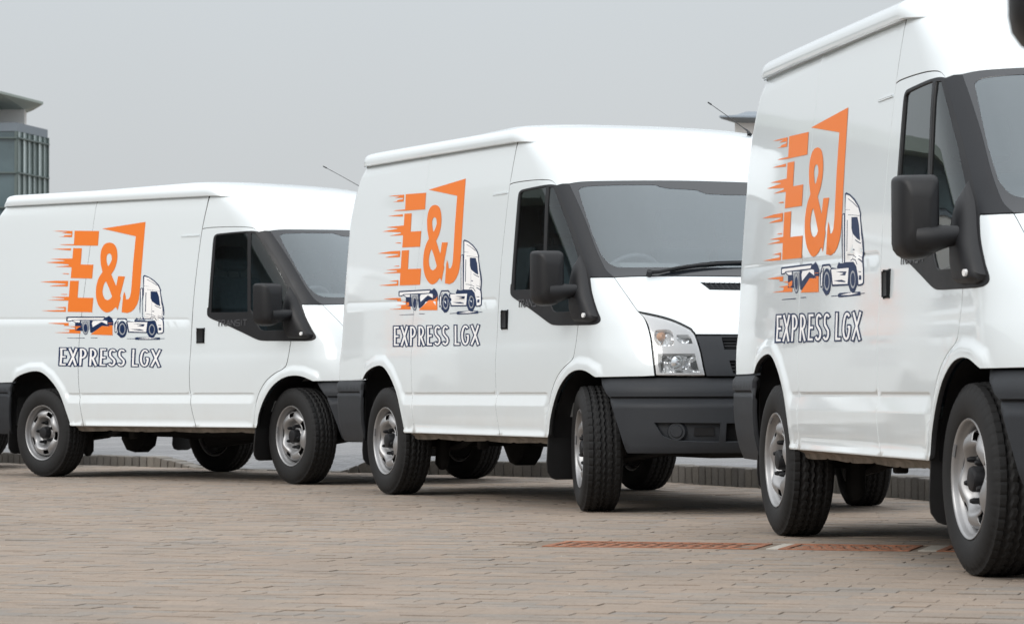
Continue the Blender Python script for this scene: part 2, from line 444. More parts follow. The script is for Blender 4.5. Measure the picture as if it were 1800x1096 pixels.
(2, [(1.040,1.274),(1.066,1.260),(1.074,1.262),(1.048,1.276)]),
(2, [(0.958,1.276),(0.957,1.274),(0.953,1.274),(0.950,1.274),(0.948,1.276),(0.949,1.277),(0.953,1.278),(0.956,1.277)]),
(2, [(1.048,1.274),(1.047,1.273),(1.044,1.273),(1.040,1.273),(1.039,1.275),(1.040,1.276),(1.043,1.276),(1.047,1.276)]),
(1, [(0.961,1.189),(0.944,1.176),(1.008,1.146),(1.020,1.153)]),
(1, [(1.083,1.206),(1.082,1.188),(1.075,1.172),(1.062,1.159),(1.044,1.151),(1.024,1.149),(1.003,1.152),(0.984,1.161),(0.968,1.175),(0.956,1.192),(0.951,1.210),(0.951,1.229),(0.959,1.245),(0.972,1.258),(0.989,1.266),(1.009,1.268),(1.030,1.264),(1.050,1.255),(1.066,1.242),(1.077,1.225)]),
(3, [(1.061,1.209),(1.060,1.196),(1.055,1.185),(1.046,1.176),(1.034,1.170),(1.021,1.168),(1.006,1.171),(0.993,1.177),(0.982,1.187),(0.974,1.199),(0.970,1.212),(0.971,1.224),(0.976,1.236),(0.984,1.245),(0.996,1.250),(1.010,1.252),(1.024,1.250),(1.038,1.243),(1.049,1.234),(1.057,1.222)]),
(1, [(1.051,1.209),(1.050,1.199),(1.047,1.190),(1.040,1.183),(1.031,1.179),(1.021,1.178),(1.010,1.180),(1.000,1.185),(0.991,1.192),(0.985,1.201),(0.982,1.211),(0.983,1.221),(0.986,1.230),(0.993,1.237),(1.002,1.242),(1.012,1.243),(1.023,1.241),(1.034,1.236),(1.042,1.228),(1.048,1.219)]),
(1, [(1.483,1.198),(1.482,1.181),(1.475,1.167),(1.464,1.155),(1.448,1.148),(1.430,1.145),(1.412,1.149),(1.395,1.157),(1.380,1.169),(1.370,1.185),(1.365,1.201),(1.366,1.218),(1.373,1.233),(1.384,1.245),(1.400,1.252),(1.417,1.254),(1.436,1.251),(1.453,1.242),(1.468,1.230),(1.478,1.215)]),
(3, [(1.463,1.200),(1.462,1.189),(1.458,1.178),(1.450,1.170),(1.439,1.165),(1.427,1.163),(1.415,1.166),(1.403,1.171),(1.393,1.180),(1.386,1.191),(1.382,1.203),(1.383,1.214),(1.387,1.225),(1.395,1.233),(1.406,1.238),(1.418,1.240),(1.431,1.237),(1.443,1.232),(1.453,1.223),(1.460,1.212)]),
(1, [(1.454,1.201),(1.454,1.192),(1.451,1.183),(1.445,1.177),(1.437,1.173),(1.427,1.172),(1.418,1.174),(1.409,1.178),(1.401,1.185),(1.396,1.193),(1.393,1.202),(1.394,1.212),(1.397,1.220),(1.403,1.226),(1.411,1.230),(1.420,1.231),(1.430,1.229),(1.439,1.225),(1.446,1.218),(1.452,1.210)]),
(1, [(1.200,1.147),(1.226,1.151),(1.537,1.146),(1.540,1.130),(1.216,1.132),(1.201,1.136)]),
(2, [(1.239,1.141),(1.368,1.146),(1.509,1.140),(1.381,1.137)]),
(2, [(1.379,1.152),(1.427,1.143),(1.479,1.143),(1.439,1.140),(1.404,1.143)]),
(1, [(1.089,1.140),(1.201,1.139),(1.200,1.142),(1.088,1.143)]),
(1, [(1.539,1.136),(1.601,1.136),(1.600,1.139),(1.538,1.139)]),
],
'TX': [
[(1,[(0.211,0.957),(0.201,1.082),(0.130,1.083),(0.140,0.958)]),(1,[(0.135,1.064),(0.261,1.062),(0.257,1.087),(0.131,1.089)]),(1,[(0.154,1.006),(0.260,1.005),(0.257,1.030),(0.151,1.032)]),(1,[(0.143,0.951),(0.269,0.950),(0.266,0.975),(0.141,0.977)]),(2,[(0.190,0.964),(0.181,1.076),(0.152,1.076),(0.161,0.964)]),(2,[(0.152,1.071),(0.241,1.069),(0.240,1.080),(0.151,1.082)]),(2,[(0.172,1.014),(0.241,1.013),(0.239,1.023),(0.171,1.024)]),(2,[(0.161,0.959),(0.250,0.958),(0.249,0.968),(0.160,0.969)])],
[(1,[(0.246,1.084),(0.369,0.945),(0.435,0.951),(0.312,1.090)]),(1,[(0.358,1.090),(0.256,0.954),(0.324,0.945),(0.425,1.081)]),(2,[(0.271,1.079),(0.383,0.953),(0.410,0.956),(0.299,1.082)]),(2,[(0.373,1.081),(0.281,0.958),(0.309,0.954),(0.401,1.077)])],
[(1,[(0.493,0.947),(0.483,1.082),(0.414,1.084),(0.425,0.948)]),(1,[(0.433,1.060),(0.473,1.059),(0.470,1.084),(0.430,1.085)]),(1,[(0.464,1.060),(0.478,1.058),(0.493,1.082),(0.479,1.084)]),(1,[(0.464,1.061),(0.477,1.056),(0.521,1.074),(0.507,1.079)]),(1,[(0.470,1.060),(0.481,1.053),(0.539,1.064),(0.528,1.071)]),(1,[(0.478,1.056),(0.485,1.047),(0.550,1.053),(0.542,1.061)]),(1,[(0.484,1.050),(0.487,1.040),(0.554,1.041),(0.551,1.050)]),(1,[(0.486,1.042),(0.485,1.033),(0.553,1.030),(0.554,1.039)]),(1,[(0.486,1.035),(0.480,1.027),(0.546,1.019),(0.552,1.027)]),(1,[(0.483,1.030),(0.473,1.023),(0.533,1.010),(0.543,1.016)]),(1,[(0.480,1.026),(0.467,1.022),(0.514,1.002),(0.527,1.007)]),(1,[(0.480,1.024),(0.466,1.023),(0.487,0.999),(0.501,1.000)]),(1,[(0.475,1.023),(0.435,1.024),(0.438,0.999),(0.478,0.998)]),(1,[(0.505,1.071),(0.496,1.062),(0.472,1.059),(0.448,1.063),(0.437,1.072),(0.446,1.081),(0.470,1.084),(0.494,1.080)]),(1,[(0.520,1.069),(0.511,1.060),(0.487,1.057),(0.463,1.062),(0.452,1.071),(0.461,1.079),(0.485,1.083),(0.509,1.078)]),(1,[(0.533,1.065),(0.524,1.056),(0.500,1.053),(0.476,1.057),(0.465,1.066),(0.474,1.075),(0.498,1.078),(0.522,1.074)]),(1,[(0.544,1.058),(0.535,1.049),(0.511,1.046),(0.487,1.050),(0.476,1.059),(0.485,1.068),(0.509,1.071),(0.533,1.067)]),(1,[(0.551,1.049),(0.542,1.041),(0.518,1.037),(0.494,1.042),(0.483,1.051),(0.493,1.059),(0.516,1.062),(0.541,1.058)]),(1,[(0.554,1.040),(0.545,1.031),(0.521,1.028),(0.497,1.032),(0.486,1.041),(0.496,1.050),(0.519,1.053),(0.544,1.049)]),(1,[(0.553,1.031),(0.544,1.022),(0.520,1.019),(0.496,1.023),(0.485,1.032),(0.494,1.041),(0.518,1.044),(0.542,1.040)]),(1,[(0.547,1.022),(0.538,1.014),(0.514,1.010),(0.490,1.014),(0.479,1.024),(0.488,1.032),(0.512,1.035),(0.536,1.031)]),(1,[(0.537,1.016),(0.528,1.007),(0.504,1.004),(0.480,1.008),(0.469,1.017),(0.478,1.026),(0.502,1.029),(0.527,1.025)]),(1,[(0.524,1.012),(0.515,1.003),(0.491,1.000),(0.467,1.004),(0.457,1.013),(0.466,1.022),(0.490,1.025),(0.514,1.021)]),(1,[(0.510,1.010),(0.501,1.002),(0.477,0.998),(0.453,1.002),(0.442,1.012),(0.452,1.020),(0.475,1.023),(0.500,1.019)]),(2,[(0.473,0.954),(0.464,1.076),(0.435,1.077),(0.444,0.954)]),(2,[(0.450,1.067),(0.472,1.066),(0.471,1.077),(0.449,1.077)]),(2,[(0.468,1.067),(0.483,1.065),(0.489,1.075),(0.474,1.077)]),(2,[(0.477,1.066),(0.490,1.062),(0.508,1.069),(0.495,1.074)]),(2,[(0.487,1.063),(0.498,1.056),(0.522,1.061),(0.511,1.068)]),(2,[(0.496,1.057),(0.504,1.049),(0.531,1.051),(0.524,1.060)]),(2,[(0.503,1.050),(0.506,1.040),(0.535,1.041),(0.532,1.050)]),(2,[(0.506,1.041),(0.505,1.032),(0.533,1.030),(0.535,1.040)]),(2,[(0.505,1.033),(0.499,1.025),(0.527,1.021),(0.533,1.030)]),(2,[(0.500,1.026),(0.491,1.019),(0.516,1.014),(0.526,1.020)]),(2,[(0.493,1.020),(0.481,1.016),(0.500,1.008),(0.513,1.012)]),(2,[(0.486,1.017),(0.472,1.016),(0.481,1.006),(0.495,1.007)]),(2,[(0.476,1.016),(0.454,1.016),(0.455,1.006),(0.477,1.006)]),(2,[(0.486,1.071),(0.482,1.068),(0.472,1.066),(0.462,1.068),(0.457,1.072),(0.461,1.076),(0.471,1.077),(0.481,1.075)]),(2,[(0.500,1.070),(0.496,1.066),(0.486,1.065),(0.476,1.066),(0.471,1.070),(0.475,1.074),(0.485,1.075),(0.496,1.073)]),(2,[(0.513,1.065),(0.510,1.061),(0.500,1.060),(0.489,1.062),(0.485,1.066),(0.489,1.069),(0.499,1.071),(0.509,1.069)]),(2,[(0.524,1.058),(0.520,1.055),(0.510,1.053),(0.500,1.055),(0.496,1.059),(0.500,1.062),(0.510,1.064),(0.520,1.062)]),(2,[(0.532,1.050),(0.528,1.046),(0.518,1.045),(0.508,1.046),(0.503,1.050),(0.507,1.054),(0.517,1.055),(0.527,1.054)]),(2,[(0.535,1.040),(0.531,1.037),(0.521,1.035),(0.511,1.037),(0.506,1.041),(0.510,1.044),(0.520,1.046),(0.530,1.044)]),(2,[(0.533,1.031),(0.529,1.027),(0.519,1.026),(0.509,1.028),(0.505,1.032),(0.509,1.035),(0.518,1.036),(0.529,1.035)]),(2,[(0.527,1.023),(0.523,1.019),(0.513,1.018),(0.503,1.019),(0.499,1.023),(0.503,1.027),(0.513,1.028),(0.523,1.026)]),(2,[(0.517,1.016),(0.514,1.012),(0.504,1.011),(0.493,1.013),(0.489,1.017),(0.493,1.020),(0.503,1.022),(0.513,1.020)]),(2,[(0.505,1.012),(0.501,1.008),(0.491,1.007),(0.481,1.009),(0.476,1.012),(0.480,1.016),(0.490,1.018),(0.500,1.016)]),(2,[(0.491,1.011),(0.487,1.007),(0.477,1.006),(0.466,1.007),(0.462,1.011),(0.466,1.015),(0.476,1.016),(0.486,1.014)])],
[(1,[(0.635,0.946),(0.625,1.080),(0.558,1.081),(0.568,0.947)]),(1,[(0.576,1.057),(0.615,1.057),(0.612,1.082),(0.573,1.082)]),(1,[(0.606,1.057),(0.621,1.056),(0.636,1.079),(0.621,1.081)]),(1,[(0.607,1.059),(0.620,1.054),(0.663,1.072),(0.649,1.076)]),(1,[(0.613,1.058),(0.623,1.051),(0.680,1.062),(0.670,1.069)]),(1,[(0.620,1.054),(0.627,1.045),(0.691,1.051),(0.684,1.059)]),(1,[(0.626,1.047),(0.629,1.038),(0.695,1.039),(0.692,1.048)]),(1,[(0.629,1.040),(0.627,1.031),(0.694,1.027),(0.696,1.037)]),(1,[(0.628,1.033),(0.622,1.025),(0.687,1.017),(0.693,1.025)]),(1,[(0.625,1.028),(0.616,1.021),(0.675,1.008),(0.684,1.014)]),(1,[(0.622,1.024),(0.609,1.020),(0.656,1.001),(0.668,1.005)]),(1,[(0.622,1.022),(0.608,1.021),(0.629,0.997),(0.643,0.998)]),(1,[(0.617,1.021),(0.578,1.022),(0.581,0.997),(0.620,0.997)]),(1,[(0.647,1.069),(0.638,1.060),(0.615,1.057),(0.591,1.061),(0.580,1.070),(0.589,1.079),(0.613,1.082),(0.637,1.078)]),(1,[(0.662,1.067),(0.653,1.058),(0.629,1.055),(0.605,1.059),(0.595,1.068),(0.604,1.077),(0.627,1.080),(0.651,1.076)]),(1,[(0.675,1.062),(0.666,1.054),(0.642,1.051),(0.618,1.055),(0.608,1.064),(0.617,1.072),(0.640,1.075),(0.664,1.071)]),(1,[(0.685,1.056),(0.676,1.047),(0.653,1.044),(0.629,1.048),(0.619,1.057),(0.627,1.066),(0.651,1.069),(0.675,1.065)]),(1,[(0.693,1.047),(0.684,1.038),(0.660,1.035),(0.636,1.040),(0.626,1.048),(0.635,1.057),(0.658,1.060),(0.682,1.056)]),(1,[(0.696,1.038),(0.687,1.029),(0.663,1.026),(0.639,1.030),(0.629,1.039),(0.638,1.048),(0.661,1.051),(0.685,1.047)]),(1,[(0.694,1.028),(0.685,1.020),(0.662,1.017),(0.638,1.021),(0.627,1.030),(0.636,1.038),(0.660,1.042),(0.684,1.038)]),(1,[(0.688,1.020),(0.679,1.012),(0.656,1.008),(0.632,1.012),(0.621,1.022),(0.630,1.030),(0.654,1.033),(0.678,1.029)]),(1,[(0.679,1.014),(0.669,1.005),(0.646,1.002),(0.622,1.006),(0.612,1.015),(0.621,1.024),(0.644,1.027),(0.668,1.023)]),(1,[(0.666,1.010),(0.657,1.001),(0.634,0.998),(0.610,1.002),(0.599,1.011),(0.608,1.020),(0.632,1.023),(0.656,1.019)]),(1,[(0.652,1.008),(0.643,1.000),(0.620,0.997),(0.596,1.001),(0.585,1.010),(0.594,1.018),(0.618,1.021),(0.642,1.017)]),(1,[(0.590,1.011),(0.659,0.942),(0.721,0.949),(0.653,1.018)]),(2,[(0.615,0.952),(0.606,1.074),(0.578,1.074),(0.587,0.953)]),(2,[(0.593,1.064),(0.615,1.064),(0.613,1.075),(0.592,1.075)]),(2,[(0.611,1.064),(0.625,1.063),(0.631,1.073),(0.617,1.074)]),(2,[(0.619,1.064),(0.632,1.059),(0.650,1.067),(0.637,1.071)]),(2,[(0.629,1.061),(0.640,1.054),(0.664,1.059),(0.653,1.065)]),(2,[(0.639,1.055),(0.646,1.047),(0.673,1.049),(0.665,1.057)]),(2,[(0.645,1.048),(0.648,1.038),(0.676,1.039),(0.673,1.048)]),(2,[(0.648,1.039),(0.647,1.030),(0.675,1.028),(0.676,1.038)]),(2,[(0.647,1.031),(0.641,1.023),(0.668,1.019),(0.674,1.028)]),(2,[(0.642,1.024),(0.633,1.017),(0.658,1.012),(0.667,1.018)]),(2,[(0.635,1.018),(0.623,1.014),(0.642,1.006),(0.655,1.010)]),(2,[(0.628,1.015),(0.614,1.014),(0.623,1.004),(0.637,1.005)]),(2,[(0.618,1.014),(0.597,1.014),(0.598,1.004),(0.619,1.004)]),(2,[(0.628,1.069),(0.624,1.065),(0.614,1.064),(0.604,1.066),(0.600,1.070),(0.603,1.073),(0.613,1.075),(0.623,1.073)]),(2,[(0.642,1.067),(0.638,1.064),(0.629,1.062),(0.619,1.064),(0.614,1.068),(0.618,1.071),(0.628,1.073),(0.638,1.071)]),(2,[(0.655,1.063),(0.652,1.059),(0.642,1.058),(0.632,1.060),(0.627,1.063),(0.631,1.067),(0.641,1.068),(0.651,1.067)]),(2,[(0.666,1.056),(0.662,1.052),(0.652,1.051),(0.642,1.053),(0.638,1.057),(0.642,1.060),(0.652,1.062),(0.662,1.060)]),(2,[(0.673,1.048),(0.669,1.044),(0.660,1.042),(0.650,1.044),(0.645,1.048),(0.649,1.052),(0.659,1.053),(0.669,1.051)]),(2,[(0.676,1.038),(0.672,1.035),(0.663,1.033),(0.653,1.035),(0.648,1.039),(0.652,1.042),(0.662,1.044),(0.672,1.042)]),(2,[(0.675,1.029),(0.671,1.025),(0.661,1.024),(0.651,1.026),(0.647,1.030),(0.650,1.033),(0.660,1.034),(0.670,1.033)]),(2,[(0.669,1.021),(0.665,1.017),(0.655,1.016),(0.645,1.017),(0.641,1.021),(0.645,1.025),(0.654,1.026),(0.665,1.024)]),(2,[(0.659,1.014),(0.655,1.010),(0.646,1.009),(0.635,1.011),(0.631,1.015),(0.635,1.018),(0.645,1.020),(0.655,1.018)]),(2,[(0.647,1.010),(0.643,1.006),(0.633,1.005),(0.623,1.007),(0.619,1.010),(0.623,1.014),(0.632,1.016),(0.642,1.014)]),(2,[(0.633,1.009),(0.629,1.005),(0.619,1.004),(0.609,1.006),(0.605,1.009),(0.608,1.013),(0.618,1.014),(0.628,1.012)]),(2,[(0.614,1.006),(0.671,0.950),(0.697,0.953),(0.641,1.009)])],
[(1,[(0.781,0.951),(0.772,1.072),(0.706,1.074),(0.715,0.952)]),(1,[(0.710,1.055),(0.828,1.053),(0.825,1.077),(0.706,1.079)]),(1,[(0.728,0.999),(0.827,0.998),(0.824,1.022),(0.725,1.024)]),(1,[(0.717,0.946),(0.836,0.944),(0.833,0.969),(0.715,0.970)]),(2,[(0.761,0.957),(0.753,1.066),(0.726,1.067),(0.734,0.958)]),(2,[(0.726,1.062),(0.810,1.060),(0.808,1.071),(0.725,1.072)]),(2,[(0.745,1.006),(0.809,1.005),(0.808,1.016),(0.743,1.016)]),(2,[(0.734,0.953),(0.818,0.952),(0.816,0.962),(0.733,0.963)])],
[(1,[(0.968,1.052),(0.952,1.063),(0.895,1.054),(0.911,1.042)]),(1,[(0.946,1.067),(0.936,1.071),(0.891,1.055),(0.900,1.051)]),(1,[(0.925,1.074),(0.914,1.076),(0.891,1.053),(0.902,1.052)]),(1,[(0.897,1.077),(0.886,1.076),(0.897,1.052),(0.908,1.052)]),(1,[(0.871,1.075),(0.861,1.072),(0.901,1.051),(0.911,1.054)]),(1,[(0.854,1.069),(0.845,1.064),(0.900,1.049),(0.909,1.054)]),(1,[(0.842,1.062),(0.836,1.056),(0.898,1.046),(0.904,1.052)]),(1,[(0.835,1.053),(0.832,1.046),(0.897,1.040),(0.899,1.048)]),(1,[(0.832,1.043),(0.839,1.020),(0.904,1.021),(0.897,1.044)]),(1,[(0.846,1.014),(0.875,1.000),(0.925,1.015),(0.896,1.028)]),(1,[(0.875,1.000),(0.909,0.985),(0.958,1.000),(0.924,1.015)]),(1,[(0.901,0.991),(0.908,0.977),(0.972,0.979),(0.965,0.994)]),(1,[(0.908,0.978),(0.908,0.975),(0.973,0.975),(0.973,0.978)]),(1,[(0.909,0.978),(0.905,0.971),(0.969,0.965),(0.973,0.972)]),(1,[(0.907,0.973),(0.900,0.967),(0.961,0.957),(0.967,0.963)]),(1,[(0.905,0.970),(0.895,0.966),(0.947,0.950),(0.956,0.954)]),(1,[(0.904,0.968),(0.893,0.966),(0.927,0.944),(0.938,0.947)]),(1,[(0.907,0.968),(0.895,0.967),(0.900,0.943),(0.912,0.943)]),(1,[(0.911,0.966),(0.900,0.968),(0.873,0.947),(0.885,0.944)]),(1,[(0.910,0.965),(0.900,0.970),(0.852,0.954),(0.862,0.950)]),(1,[(0.905,0.967),(0.890,0.979),(0.831,0.969),(0.847,0.957)]),(1,[(0.956,1.058),(0.947,1.049),(0.924,1.046),(0.901,1.050),(0.891,1.059),(0.900,1.068),(0.922,1.071),(0.946,1.067)]),(1,[(0.946,1.062),(0.937,1.053),(0.914,1.050),(0.891,1.054),(0.881,1.063),(0.890,1.072),(0.912,1.075),(0.936,1.071)]),(1,[(0.935,1.064),(0.926,1.055),(0.904,1.052),(0.880,1.056),(0.870,1.065),(0.879,1.074),(0.901,1.077),(0.925,1.073)]),(1,[(0.924,1.063),(0.915,1.055),(0.892,1.052),(0.869,1.056),(0.859,1.065),(0.868,1.073),(0.890,1.076),(0.914,1.072)]),(1,[(0.914,1.061),(0.905,1.052),(0.882,1.049),(0.859,1.053),(0.849,1.062),(0.857,1.071),(0.880,1.074),(0.904,1.070)]),(1,[(0.906,1.056),(0.897,1.048),(0.874,1.045),(0.851,1.049),(0.840,1.058),(0.849,1.066),(0.872,1.069),(0.895,1.065)]),(1,[(0.900,1.050),(0.891,1.041),(0.868,1.038),(0.845,1.042),(0.834,1.051),(0.843,1.060),(0.866,1.063),(0.889,1.059)]),(1,[(0.897,1.043),(0.888,1.034),(0.865,1.031),(0.842,1.035),(0.831,1.044),(0.840,1.052),(0.863,1.056),(0.887,1.052)]),(1,[(0.904,1.020),(0.895,1.012),(0.872,1.008),(0.849,1.012),(0.839,1.021),(0.848,1.030),(0.870,1.033),(0.894,1.029)]),(1,[(0.932,1.007),(0.923,0.998),(0.901,0.995),(0.877,0.999),(0.867,1.008),(0.876,1.017),(0.899,1.020),(0.922,1.016)]),(1,[(0.966,0.992),(0.957,0.984),(0.934,0.980),(0.911,0.984),(0.901,0.993),(0.910,1.002),(0.932,1.005),(0.956,1.001)]),(1,[(0.973,0.977),(0.964,0.969),(0.941,0.966),(0.918,0.970),(0.908,0.979),(0.917,0.987),(0.939,0.990),(0.963,0.986)]),(1,[(0.973,0.975),(0.964,0.966),(0.941,0.963),(0.918,0.967),(0.908,0.976),(0.917,0.984),(0.940,0.988),(0.963,0.984)]),(1,[(0.970,0.968),(0.961,0.959),(0.938,0.956),(0.915,0.960),(0.905,0.969),(0.914,0.977),(0.936,0.980),(0.960,0.976)]),(1,[(0.963,0.961),(0.954,0.953),(0.931,0.950),(0.908,0.954),(0.898,0.963),(0.907,0.971),(0.930,0.974),(0.953,0.970)]),(1,[(0.954,0.957),(0.945,0.949),(0.922,0.945),(0.899,0.949),(0.889,0.958),(0.898,0.967),(0.920,0.970),(0.944,0.966)]),(1,[(0.943,0.955),(0.933,0.946),(0.911,0.943),(0.887,0.947),(0.877,0.956),(0.886,0.964),(0.909,0.968),(0.932,0.964)]),(1,[(0.931,0.955),(0.922,0.946),(0.899,0.943),(0.875,0.947),(0.865,0.956),(0.874,0.964),(0.897,0.967),(0.920,0.964)]),(1,[(0.919,0.957),(0.910,0.948),(0.887,0.945),(0.864,0.949),(0.854,0.958),(0.863,0.967),(0.886,0.970),(0.909,0.966)]),(1,[(0.909,0.961),(0.900,0.953),(0.877,0.950),(0.853,0.954),(0.843,0.962),(0.852,0.971),(0.875,0.974),(0.899,0.970)]),(2,[(0.944,1.055),(0.935,1.061),(0.911,1.056),(0.919,1.051)]),(2,[(0.933,1.062),(0.923,1.066),(0.904,1.059),(0.914,1.055)]),(2,[(0.918,1.067),(0.907,1.069),(0.898,1.060),(0.909,1.058)]),(2,[(0.900,1.070),(0.889,1.069),(0.894,1.059),(0.905,1.059)]),(2,[(0.883,1.069),(0.873,1.066),(0.890,1.057),(0.900,1.060)]),(2,[(0.870,1.065),(0.861,1.060),(0.885,1.054),(0.893,1.058)]),(2,[(0.860,1.059),(0.854,1.053),(0.880,1.048),(0.886,1.055)]),(2,[(0.853,1.052),(0.851,1.044),(0.878,1.042),(0.881,1.049)]),(2,[(0.851,1.043),(0.858,1.021),(0.885,1.021),(0.878,1.044)]),(2,[(0.861,1.018),(0.889,1.004),(0.910,1.010),(0.882,1.024)]),(2,[(0.889,1.004),(0.923,0.989),(0.944,0.996),(0.910,1.011)]),(2,[(0.920,0.992),(0.927,0.977),(0.954,0.979),(0.947,0.993)]),(2,[(0.926,0.978),(0.927,0.975),(0.954,0.975),(0.954,0.978)]),(2,[(0.927,0.977),(0.924,0.969),(0.951,0.967),(0.954,0.974)]),(2,[(0.924,0.970),(0.918,0.964),(0.943,0.960),(0.950,0.966)]),(2,[(0.920,0.965),(0.910,0.961),(0.932,0.954),(0.942,0.959)]),(2,[(0.914,0.962),(0.903,0.960),(0.917,0.951),(0.928,0.953)]),(2,[(0.909,0.960),(0.897,0.960),(0.899,0.950),(0.911,0.950)]),(2,[(0.904,0.960),(0.892,0.962),(0.881,0.953),(0.892,0.951)]),(2,[(0.896,0.961),(0.886,0.965),(0.866,0.959),(0.876,0.954)]),(2,[(0.888,0.964),(0.880,0.970),(0.856,0.966),(0.864,0.960)]),(2,[(0.937,1.058),(0.933,1.055),(0.924,1.053),(0.914,1.055),(0.910,1.059),(0.913,1.062),(0.923,1.064),(0.933,1.062)]),(2,[(0.927,1.062),(0.923,1.059),(0.914,1.057),(0.904,1.059),(0.900,1.063),(0.903,1.066),(0.913,1.068),(0.923,1.066)]),(2,[(0.916,1.064),(0.912,1.061),(0.903,1.059),(0.893,1.061),(0.889,1.065),(0.892,1.068),(0.902,1.070),(0.912,1.068)]),(2,[(0.905,1.064),(0.901,1.060),(0.892,1.059),(0.882,1.061),(0.878,1.064),(0.881,1.068),(0.891,1.069),(0.901,1.068)]),(2,[(0.895,1.061),(0.891,1.058),(0.882,1.056),(0.872,1.058),(0.868,1.062),(0.871,1.065),(0.881,1.067),(0.891,1.065)]),(2,[(0.887,1.057),(0.883,1.053),(0.873,1.052),(0.864,1.053),(0.859,1.057),(0.863,1.061),(0.873,1.062),(0.882,1.060)]),(2,[(0.881,1.050),(0.877,1.047),(0.868,1.045),(0.858,1.047),(0.853,1.051),(0.857,1.054),(0.867,1.056),(0.876,1.054)]),(2,[(0.878,1.043),(0.874,1.039),(0.865,1.038),(0.855,1.040),(0.850,1.044),(0.854,1.047),(0.864,1.048),(0.874,1.047)]),(2,[(0.885,1.020),(0.881,1.017),(0.872,1.016),(0.862,1.017),(0.858,1.021),(0.861,1.025),(0.871,1.026),(0.881,1.024)]),(2,[(0.913,1.007),(0.910,1.004),(0.900,1.002),(0.890,1.004),(0.886,1.008),(0.890,1.011),(0.899,1.013),(0.909,1.011)]),(2,[(0.947,0.992),(0.943,0.989),(0.934,0.987),(0.924,0.989),(0.920,0.993),(0.923,0.996),(0.933,0.998),(0.943,0.996)]),(2,[(0.954,0.978),(0.950,0.974),(0.941,0.973),(0.931,0.975),(0.926,0.978),(0.930,0.982),(0.940,0.983),(0.950,0.982)]),(2,[(0.954,0.975),(0.951,0.971),(0.941,0.970),(0.931,0.972),(0.927,0.976),(0.931,0.979),(0.940,0.980),(0.950,0.979)]),(2,[(0.951,0.968),(0.947,0.964),(0.938,0.963),(0.928,0.965),(0.923,0.968),(0.927,0.972),(0.937,0.973),(0.947,0.972)]),(2,[(0.944,0.962),(0.941,0.958),(0.931,0.957),(0.921,0.959),(0.917,0.962),(0.921,0.966),(0.930,0.967),(0.940,0.965)]),(2,[(0.935,0.957),(0.931,0.954),(0.921,0.952),(0.912,0.954),(0.907,0.958),(0.911,0.961),(0.921,0.963),(0.931,0.961)]),(2,[(0.924,0.955),(0.920,0.951),(0.910,0.950),(0.900,0.952),(0.896,0.955),(0.900,0.959),(0.910,0.960),(0.919,0.959)]),(2,[(0.912,0.955),(0.908,0.951),(0.898,0.950),(0.888,0.952),(0.884,0.955),(0.888,0.959),(0.898,0.960),(0.907,0.959)]),(2,[(0.900,0.957),(0.896,0.954),(0.887,0.952),(0.877,0.954),(0.873,0.958),(0.876,0.961),(0.886,0.963),(0.896,0.961)]),(2,[(0.890,0.962),(0.886,0.958),(0.876,0.957),(0.867,0.958),(0.862,0.962),(0.866,0.966),(0.876,0.967),(0.885,0.965)])],
